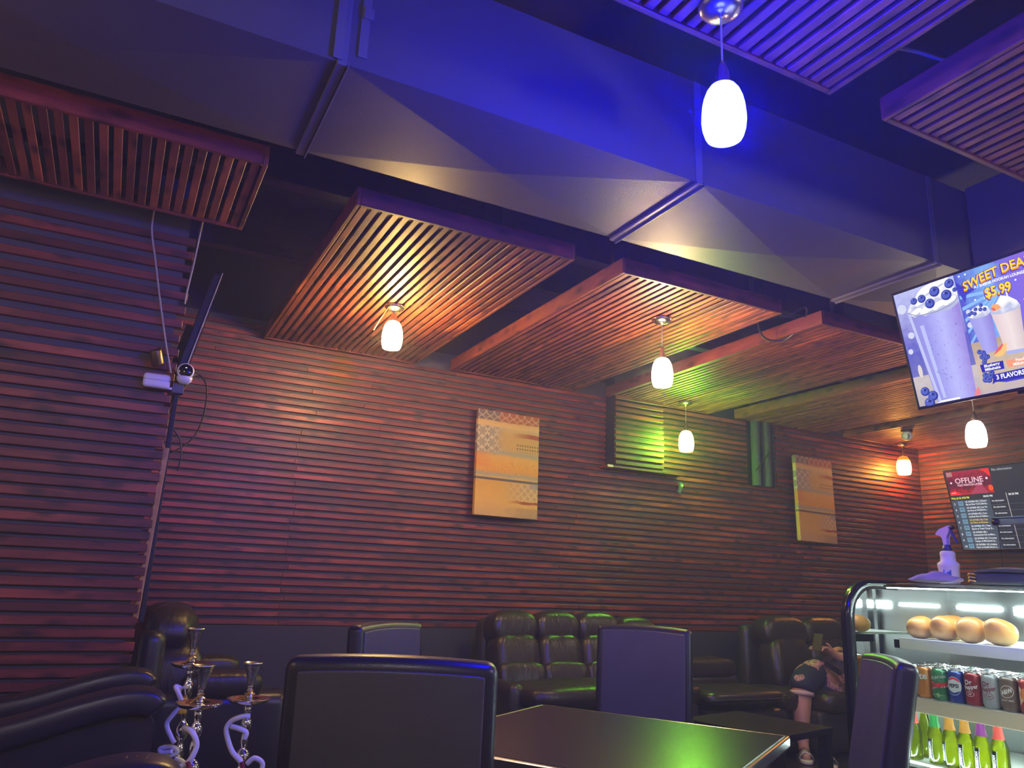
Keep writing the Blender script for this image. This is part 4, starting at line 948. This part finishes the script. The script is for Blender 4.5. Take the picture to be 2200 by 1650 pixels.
KINDS = [((.62, .20, .03), a_orange, 'orange soda can with blue oval, left end of the can row'), ((.60, .21, .04), a_orange2, 'orange soda can with large white script letters'), ((.05, .22, .09), a_dew, 'green soda can with red and white lettering'), ((.015, .035, .26), a_pepsi, 'dark blue soda can with round red, white and blue emblem'),
    ((.30, .02, .03), a_dr, 'dark red soda can with white lettering'), ((.52, .53, .57), a_diet, 'silver soda can with maroon lettering'), ((.15, .09, .07), a_aw, 'brown soda can with slanted oval emblem'), ((.36, .03, .03), a_red, 'red soda can with cream label at the right edge of the frame')]
ROWN = ('', 'second', 'third', 'fourth')
for i, (colr, art, lab) in enumerate(KINDS):
    y = 2.222-.0668*i
    for r in range(4):
        x = 2.985+.0690*r
        if r == 0: can(x, y, .8225, colr, lab, art, .18 if i > 1 else 0.)
        else: can(x, y, .8225, colr, 'soda can %s from the front, behind the %s' % (ROWN[r], ' '.join(lab.split()[:3])+(' with blue oval' if i == 0 else ' with white script' if i == 1 else '')), None, 0., True)
# malt bottles
def liquid(name, col, d=1.):
    t = NT(name); tr = t.n('BsdfTransparent'); t.put(tr.inputs[0], col); g = t.n('BsdfGlossy'); g.inputs['Roughness'].default_value = .06; tl = t.n('BsdfTranslucent'); t.put(tl.inputs[0], col)
    m1 = t.n('MixShader'); m1.inputs[0].default_value = .45; t.link(tr.outputs[0], m1.inputs[1]); t.link(tl.outputs[0], m1.inputs[2])
    fr = t.n('Fresnel'); fr.inputs[0].default_value = 1.45; m2 = t.n('MixShader'); t.link(fr.outputs[0], m2.inputs[0]); t.link(m1.outputs[0], m2.inputs[1]); t.link(g.outputs[0], m2.inputs[2]); t.link(m2.outputs[0], t.out.inputs[0]); return t.m
LIME = liquid('lime_malt_in_glass', (.66, .74, .02)); CLEARG = liquid('clear_bottle_glass', (.72, .84, .80))
def bottle(x, y, z, neck, label, glass=LIME, sleeve=True, yaw=0., lx=0.):
    t = empty('malt_bottle', (x, y, z), label, 'bottle', yaw, 'malt drink bottles on the bottom shelf')
    lathe('glass_body', [(.0, .004), (.024, .002), (.0285, .004), (.0295, .012), (.0295, .095), (.027, .112), (.020, .132), (.0155, .150), (.0135, .180), (.0132, .196)], glass, t, 24, cap=False)
    lathe('crown_cap', [(.0150, .190), (.0152, .198), (.0140, .2035), (.0, .2045)], plain('dark_green_cap', (.02, .09, .05), .35, .3), t, 20); lathe('neck_ring', [(.0137, .178), (.0158, .182), (.0158, .187), (.0137, .190)], plain('lime_ring', (.22, .50, .10), .3), t, 20)
    if sleeve:
        lathe('neck_label', [(.0204, .133), (.0162, .150), (.0143, .178)], plain('neck_'+'_'.join(str(int(c*100)) for c in neck), neck, .35), t, 20, cap=False)
        R = .0297
        pts = [(lx-.0115, .012), (lx+.0115, .012), (lx+.0105, .030), (lx+.008, .055), (lx+.0105, .085), (lx+.0115, .092), (lx-.0115, .092), (lx-.0105, .085), (lx-.008, .055), (lx-.0105, .030)]
        b = empty('label', (0, 0, 0), '', ''); b.parent = t
        del b['label'], b['category']
        cpoly(b, 'label_border', [(lx+(a_-lx)*1.14, .052+(c_-.052)*1.05) for a_, c_ in pts], (.7, .72, .68), 0, R); cpoly(b, 'label_face', pts, (.012, .02, .03), 1, R)
        me = text_mesh('BARBICAN', .0150, 'CENTER', bold=.0005); f = cyl(R+.0010)
        for v in me.vertices: v.co = Vector(f(Vector((-v.co.y*1.0+lx, v.co.x*.80+.052, 0))))
        link('lettering', me, plain('print_pale', (.8, .82, .8), .35), b)
    return t
BT = [(2.205, (.80, .08, .05), 'bottle with a red neck label, left end beside the chair back'), (2.112, (.04, .36, .08), 'bottle with a green neck label'), (2.050, (.72, .33, .05), 'bottle with an orange neck label, left of the two orange ones'), (1.990, (.72, .34, .06), 'bottle with an orange neck label, right of the two orange ones'), (1.928, (.28, .05, .30), 'bottle with a purple neck label'), (1.864, (.80, .10, .08), 'bottle with a red neck label at the right end of the lime row')]
for i, (y, c_, lab) in enumerate(BT): bottle(2.955, y, .5905, c_, lab, LIME, True, 0., -.006 if i != 2 else -.014)
bottle(3.04, 2.215, .5905, (.3, .3, .3), 'dark green bottle behind the red-necked one at the left', LIME, False)
for k, (x, y) in enumerate(((3.04, 1.77), (3.04, 1.70), (3.13, 1.80))): bottle(x, y, .5905, (.3, .3, .3), ('clear bottle right of the lime bottles', 'clear bottle at the right edge of the frame', 'clear bottle in the back row on the right')[k], CLEARG, False)
# things on top of the case
t = empty('spray_bottle', (3.20, 2.155, 1.268), 'white spray bottle with lilac trigger head on the display case', 'spray bottle', -.2)
WB_ = plain('frosted_white_plastic', (.62, .58, .56), .4, Subsurface_Weight=.2, Subsurface_Radius=(.01, .01, .01), Subsurface_Scale=.05)
lathe('body', [(.0, .0), (.036, .0), (.039, .006), (.040, .06), (.043, .075), (.0425, .085), (.030, .096), (.029, .118), (.031, .128), (.026, .136), (.015, .140)], WB_, t, 32)
lathe('collar', [(.019, .138), (.0185, .148), (.014, .162), (.012, .164)], plain('navy_plastic', (.03, .03, .14), .35), t, 24)
LIL = plain('lilac_plastic', (.52, .42, .60), .35)
bm = bmesh.new()
hp = [(.052, .210), (.030, .231), (-.028, .246), (-.032, .228), (-.022, .212), (-.008, .196), (-.011, .160), (.011, .160), (.009, .192), (.018, .203), (.042, .205)]
f_ = [bm.verts.new((0-.010, y_, z_)) for y_, z_ in hp]; g_ = [bm.verts.new((.010, y_, z_)) for y_, z_ in hp]
bm.faces.new(f_); bm.faces.new(g_[::-1])
for i in range(len(hp)): bm.faces.new((f_[i], f_[(i+1) % len(hp)], g_[(i+1) % len(hp)], g_[i]))
bmesh.ops.bevel(bm, geom=bm.edges[:], offset=.003, segments=2, affect='EDGES'); from_bm('sprayer_head', bm, LIL, t)
tube('trigger', [(0, -.026, .238), (0, -.034, .215), (0, -.046, .19), (0, -.060, .168)], .0055, plain('navy_plastic', (.03, .03, .14), .35), t); lathe('nozzle', [(.009, 0), (.009, .014), (.006, .017)], BLACKPL, t, 16, loc=(0, -.030, .236), M=Matrix.Rotation(PI/2, 4, 'X'))
b = empty('label', (0, 0, 0), '', ''); del b['label'], b['category']; b.parent = t
cpoly(b, 'label_face', [(.010, .008), (.040, .008), (.040, .058), (.010, .058)], (.03, .07, .34), 0, .0405); cpoly(b, 'label_patch', [(.014, .034), (.023, .034), (.023, .054), (.014, .054)], (.45, .55, .8), 1, .0405); cpoly(b, 'label_patch', [(-.04, .004), (-.02, .004), (-.02, .04), (-.04, .04)], (.35, .45, .62), 0, .0405)
PURP = leather('lilac_cloth', (.30, .24, .44), .9)
def heap(name, c, s, mat, seed, label, cat, amp=.25, e=1.):
    r = random.Random(seed); ph = [r.uniform(0, 6.28) for _ in range(6)]
    def fn(p):
        q = p.copy(); k = 1+amp*(.5*math.sin(q.y*38+ph[0])+.4*math.sin(q.x*45+ph[1])+.3*math.sin(q.y*80+q.x*30+ph[2]))
        q.z = (q.z+s[2]/2)*k-s[2]/2 if q.z > -s[2]*.45 else q.z; q.y += .01*math.sin(q.x*60+ph[3]); return q
    o = cushion(name, c, s, mat, None, e, .8, fn, None, 18, 48); return tag(o, label, cat)
heap('cleaning_cloth', (3.06, 2.13, 1.2855), (.14, .22, .033), PURP, 4, 'crumpled lilac cleaning cloth in front of the spray bottle', 'cloth', .45)
t = empty('folded_bag', (3.21, 1.80, 1.268), 'black folded bag with gold clasps on top of the display case', 'bag')
NAVYC = leather('blue_black_fabric', (.03, .04, .06), .7)
box('body', (0, 0, .024), (.22, .42, .046), NAVYC, t, .014, 3, smooth=True); cushion('flap', (-.02, .0, .052), (.20, .40, .022), NAVYC, t, .8, .3, lambda p: p+Vector((0, 0, .006*math.sin(p.y*22))))
GOLDM = plain('gold_clasp', (.80, .52, .18), .25, 1.0)
for y in (.195, -.06): 
    for k in range(3): tube('clasp', [(-.112, y-.018, .012+.013*k), (-.122, y, .016+.013*k), (-.112, y+.014, .010+.013*k)], .003, GOLDM, t, 6)
t = empty('acrylic_guard', (3.34, 1.55, 1.268), 'clear acrylic guard sheet standing on the display case', 'acrylic sheet')
ACR = thin_glass('clear_acrylic', (.97, .98, .99), 1.0)
box('sheet', (0, 0, .125), (.005, .92, .25), ACR, t); bm = bmesh.new(); add_box(bm, (-.012, 0, .264), (.026, .94, .030), .003, 1); from_bm('top_rail', bm, liquid('frosted_acrylic', (.72, .80, .90)), t)
lathe('clip_bolt', [(.0, -.012), (.012, -.012), (.014, 0), (.012, .012), (.0, .012)], BLACKPL, t, 16, loc=(-.02, .455, .262), M=Matrix.Rotation(PI/2, 4, 'Y'))

# ------------------------------------------------------------------ the seated person
def skin_obj(name, nodes, edges, mat, parent, sub=2, root=0):
    me = bpy.data.meshes.new(name); me.from_pydata([n[0] for n in nodes], edges, []); me.update()
    o = link(name, me, mat, parent)
    md = o.modifiers.new('skin', 'SKIN'); md.use_smooth_shade = True; md.branch_smoothing = .3
    for i, n in enumerate(nodes):
        r = n[1]; me.skin_vertices[0].data[i].radius = r if isinstance(r, tuple) else (r, r); me.skin_vertices[0].data[i].use_root = i == root
    ss = o.modifiers.new('sub', 'SUBSURF'); ss.levels = ss.render_levels = sub
    bpy.context.view_layer.update()
    m2 = bpy.data.meshes.new_from_object(o.evaluated_get(bpy.context.evaluated_depsgraph_get()))
    bpy.data.objects.remove(o); m2.name = name
    m2.materials.clear()
    return link(name, m2, mat, parent, smooth=True)
def build_person():
    t = empty('person', (0, 0, 0), 'person in navy floral shorts and glitter sandals on the right sofa, holding a phone', 'person')
    N = []; Ed = []
    def add(p, r, prev=None):
        N.append((Vector(p), r)); 
        if prev is not None: Ed.append((prev, len(N)-1))
        return len(N)-1
    def chain(prev, pts):
        for p, r in pts: prev = add(p, r, prev)
        return prev
    pel = add((5.76, 4.90, .60), (.13, .15))
    ch = chain(pel, [((5.90, 4.90, .74), .125), ((6.05, 4.90, .88), .14), ((6.13, 4.90, .96), .115)])
    nk = chain(ch, [((6.19, 4.89, 1.03), .052), ((6.225, 4.88, 1.075), .055)])
    hd = chain(nk, [((6.25, 4.87, 1.13), .085), ((6.27, 4.86, 1.19), .092), ((6.285, 4.86, 1.24), .065)])
    chain(hd-1, [((6.165, 4.84, 1.145), .018)])
    # legs: one foot on the floor, the other folded on the seat
    chain(pel, [((5.62, 4.82, .60), .125), ((5.30, 4.735, .59), .112), ((5.03, 4.665, .56), .090), ((4.965, 4.65, .50), .083), ((4.935, 4.64, .36), .080), ((4.905, 4.61, .17), .050), ((4.89, 4.595, .085), .042), ((4.85, 4.54, .052), .040), ((4.77, 4.45, .042), .032)])
    chain(pel, [((5.66, 4.76, .605), .122), ((5.42, 4.63, .605), .108), ((5.22, 4.56, .58), .085), ((5.23, 4.60, .545), .075), ((5.45, 4.72, .545), .070), ((5.66, 4.60, .535), .050), ((5.74, 4.53, .53), .040), ((5.80, 4.46, .525), .034)])
    # near arm, hand raised
    w = chain(ch, [((6.04, 4.74, .92), .062), ((5.93, 4.66, .82), .050), ((5.60, 4.60, .675), .055), ((5.42, 4.60, .700), .052), ((5.29, 4.60, .738), .036)])
    palm = chain(w, [((5.245, 4.60, .765), (.042, .028)), ((5.205, 4.60, .785), (.044, .025))])
    for dy, l, up in ((-.030, .85, .000), (-.010, 1., .004), (.010, .95, .004), (.028, .78, .0)):
        chain(palm, [((5.175, 4.60+dy, .797+up), .0095), ((5.175-.030*l, 4.60+dy*1.05, .800+up), .0088), ((5.175-.055*l, 4.60+dy, .788), .0080), ((5.175-.068*l, 4.60+dy, .770), .0068)])
    chain(palm-1, [((5.225, 4.58, .800), .0115), ((5.195, 4.572, .822), .0100), ((5.170, 4.572, .830), .0080)])
    # far arm
    w = chain(ch, [((6.10, 5.06, .92), .060), ((6.0, 5.08, .80), .048), ((5.66, 4.96, .70), .043), ((5.42, 4.80, .745), .040), ((5.24, 4.70, .775), .029)])
    palm = chain(w, [((5.20, 4.68, .785), (.033, .022)), ((5.165, 4.665, .79), (.034, .020))])
    for dy, l in ((-.028, .8), (-.009, 1.), (.011, .95), (.028, .8)):
        chain(palm, [((5.135, 4.655+dy, .795), .0092), ((5.135-.03*l, 4.648+dy, .792), .0086), ((5.135-.052*l, 4.645+dy, .778), .0078)])
    chain(palm-1, [((5.17, 4.64, .815), .0110), ((5.14, 4.632, .830), .0095)])
    SKIN = plain('warm_skin', (.50, .26, .17), .5, Subsurface_Weight=.15, Subsurface_Radius=(.02, .008, .004), Subsurface_Scale=.3)
    skin_obj('body', N, Ed, SKIN, t)
    # navy shorts printed with flowers
    m = NT('floral_navy'); co = m.coord(); v = m.n('TexVoronoi'); v.inputs['Scale'].default_value = 5.2; v.inputs['Randomness'].default_value = .9
    nz = m.n('VectorMath', operation='ADD'); nn = m.n('TexNoise'); nn.inputs['Scale'].default_value = 14; m.link(co, nn.inputs['Vector'])
    sc = m.n('VectorMath', operation='SCALE'); m.link(nn.outputs['Color'], sc.inputs[0]); sc.inputs['Scale'].default_value = .12; m.link(co, nz.inputs[0]); m.link(sc.outputs[0], nz.inputs[1]); m.link(nz.outputs[0], v.inputs['Vector'])
    d = v.outputs['Distance']
    fl = m.ramp(d, [(0, (.66, .46, .20)), (.13, (.60, .36, .24)), (.26, (.50, .24, .24)), (.34, (.36, .15, .17)), (.40, (.012, .014, .05))], 'CONSTANT')
    st = m.noise(m.mapping(co, (1, 1, 1)), 42, 2); fl = m.mix(m.math('MULTIPLY', m.math('GREATER_THAN', st, .60), .9), fl, (.012, .014, .05))
    m.bsdf(Base_Color=fl, Roughness=.8)
    N.clear(); Ed.clear()
    pel = add((5.76, 4.90, .605), (.155, .165))
    chain(pel, [((5.60, 4.82, .605), .145), ((5.30, 4.735, .60), .134), ((5.05, 4.668, .57), .116), ((4.968, 4.648, .515), .108), ((4.952, 4.644, .46), .106)])
    chain(pel, [((5.64, 4.76, .61), .140), ((5.42, 4.63, .615), .128), ((5.24, 4.56, .595), .108), ((5.235, 4.60, .560), .100), ((5.44, 4.70, .555), .098), ((5.60, 4.62, .545), .085)])
    chain(pel, [((5.86, 4.90, .70), .145)])
    skin_obj('shorts', N, Ed, m.m, t)
    CUFF = plain('pale_pink_hem', (.55, .38, .38), .7)
    for c, ax in (((4.950, 4.643, .452), (.16, .10, 1)),):
        M = Vector((0, 0, 1)).rotation_difference(Vector(ax)).to_matrix().to_4x4(); M = Matrix.Translation(c) @ M
        bm = bmesh.new(); add_lathe(bm, [(.080, -.014), (.0905, -.014), (.0925, .016), (.084, .016), (.080, -.014)], 24, cap=False)
        for v_ in bm.verts: v_.co = M @ v_.co
        from_bm('shorts_hem', bm, CUFF, t, True)
    N.clear(); Ed.clear()
    a = add((5.84, 4.90, .69), .150); c2 = chain(a, [((5.92, 4.90, .76), .145), ((6.06, 4.90, .89), .158), ((6.15, 4.90, .975), .110)])
    chain(c2-1, [((6.04, 4.73, .915), .082), ((5.94, 4.665, .83), .070)]); chain(c2-1, [((6.11, 5.07, .915), .080), ((6.02, 5.085, .82), .068)])
    skin_obj('shirt', N, Ed, plain('black_tshirt', (.02, .02, .028), .85, bump=.3, bscale=90), t)
    o = cushion('hair', (6.30, 4.875, 1.195), (.20, .215, .20), plain('dark_hair', (.018, .012, .010), .5, bump=.6, bscale=200), t, .95, 1.)
    for dy in (-.038, .038): lathe('eye', [(.0, -.006), (.010, -.003), (.012, 0), (.0, .006)], plain('eye_white', (.5, .48, .46), .3), t, 12, loc=(6.178, 4.862+dy, 1.165), M=Matrix.Rotation(PI/2, 4, 'Y'))
    # sandals
    SOLE = plain('cream_sole', (.56, .50, .44), .5)
    gm = NT('glitter_strap'); gco = gm.coord(); gv = gm.n('TexVoronoi'); gv.inputs['Scale'].default_value = 190; gm.link(gco, gv.inputs['Vector'])
    gm.bsdf(Base_Color=gm.mix(gm.noise(gv.outputs['Color'], 3), (.38, .30, .30), (.9, .82, .70)), Roughness=.25, Metallic=.8, Normal=gm.bump(gv.outputs['Distance'], .9, .004))
    tags = ((4.905, 4.63, 4.755, 4.43, t, 0), (4.93, 4.44, 4.80, 4.25, None, 1))
    for hx, hy, tx, ty, par, loose in tags:
        d = Vector((tx-hx, ty-hy, 0)); L = d.length+.05; ang = math.atan2(d.y, d.x)
        if loose:
            par = empty('sandal', ((hx+tx)/2, (hy+ty)/2, 0), 'loose glitter-strap sandal on the floor at the foot of the right chair', 'sandal', ang); q = (0, 0); ra = 0.
        else: q = ((hx+tx)/2, (hy+ty)/2); ra = ang
        s_ = cushion('sandal_sole', (q[0], q[1], .014), (L, .098, .028), SOLE, par, .3, .75); s_.rotation_euler = (0, 0, ra)
        bm = bmesh.new(); rows_ = []
        for k in range(13):
            a = PI*k/12; rows_.append([bm.verts.new((xx, .054*math.cos(a)*rr_, .018+.066*math.sin(a)*hh)) for xx, rr_, hh in ((.000, 1.02, 1.16), (.045, 1., 1.0), (.085, .96, .86))])
        for u, w_ in zip(rows_, rows_[1:]):
            for i in range(2): bm.faces.new((u[i], u[i+1], w_[i+1], w_[i]))
        so = from_bm('sandal_strap', bm, gm.m, par, True, loc=(q[0], q[1], 0)); so.rotation_euler = (0, 0, ra)
        md = so.modifiers.new('thick', 'SOLIDIFY'); md.thickness = .004
    ph = empty('mobile_phone', (5.125, 4.615, .835), 'dark phone held up by the seated person', 'phone', rot=(0, math.radians(28), math.radians(20)))
    box('case', (0, 0, 0), (.009, .074, .148), plain('maroon_phone_case', (.05, .014, .02), .3), ph, .004, 2); box('screen', (.0052, 0, 0), (.001, .068, .140), plain('phone_glass', (.02, .02, .025), .1), ph)
build_person()

# ------------------------------------------------------------------ thin smoke in the room, also standing in for lens glow round the lamps
def smoke_haze():
    t = NT('smoke_haze'); v = t.n('VolumeScatter'); v.inputs['Color'].default_value = (1, 1, 1, 1); v.inputs['Density'].default_value = .0100; v.inputs['Anisotropy'].default_value = .2
    t.link(v.outputs[0], t.out.inputs['Volume'])
    o = box('smoke_haze', (3.2, 2.45, 1.81), (11.6, 7.3, 4.0), t.m); o['kind'] = 'stuff'; o['label'] = 'thin smoke hanging in the whole lounge, also standing in for lens glow'; o['category'] = 'smoke'
smoke_haze()
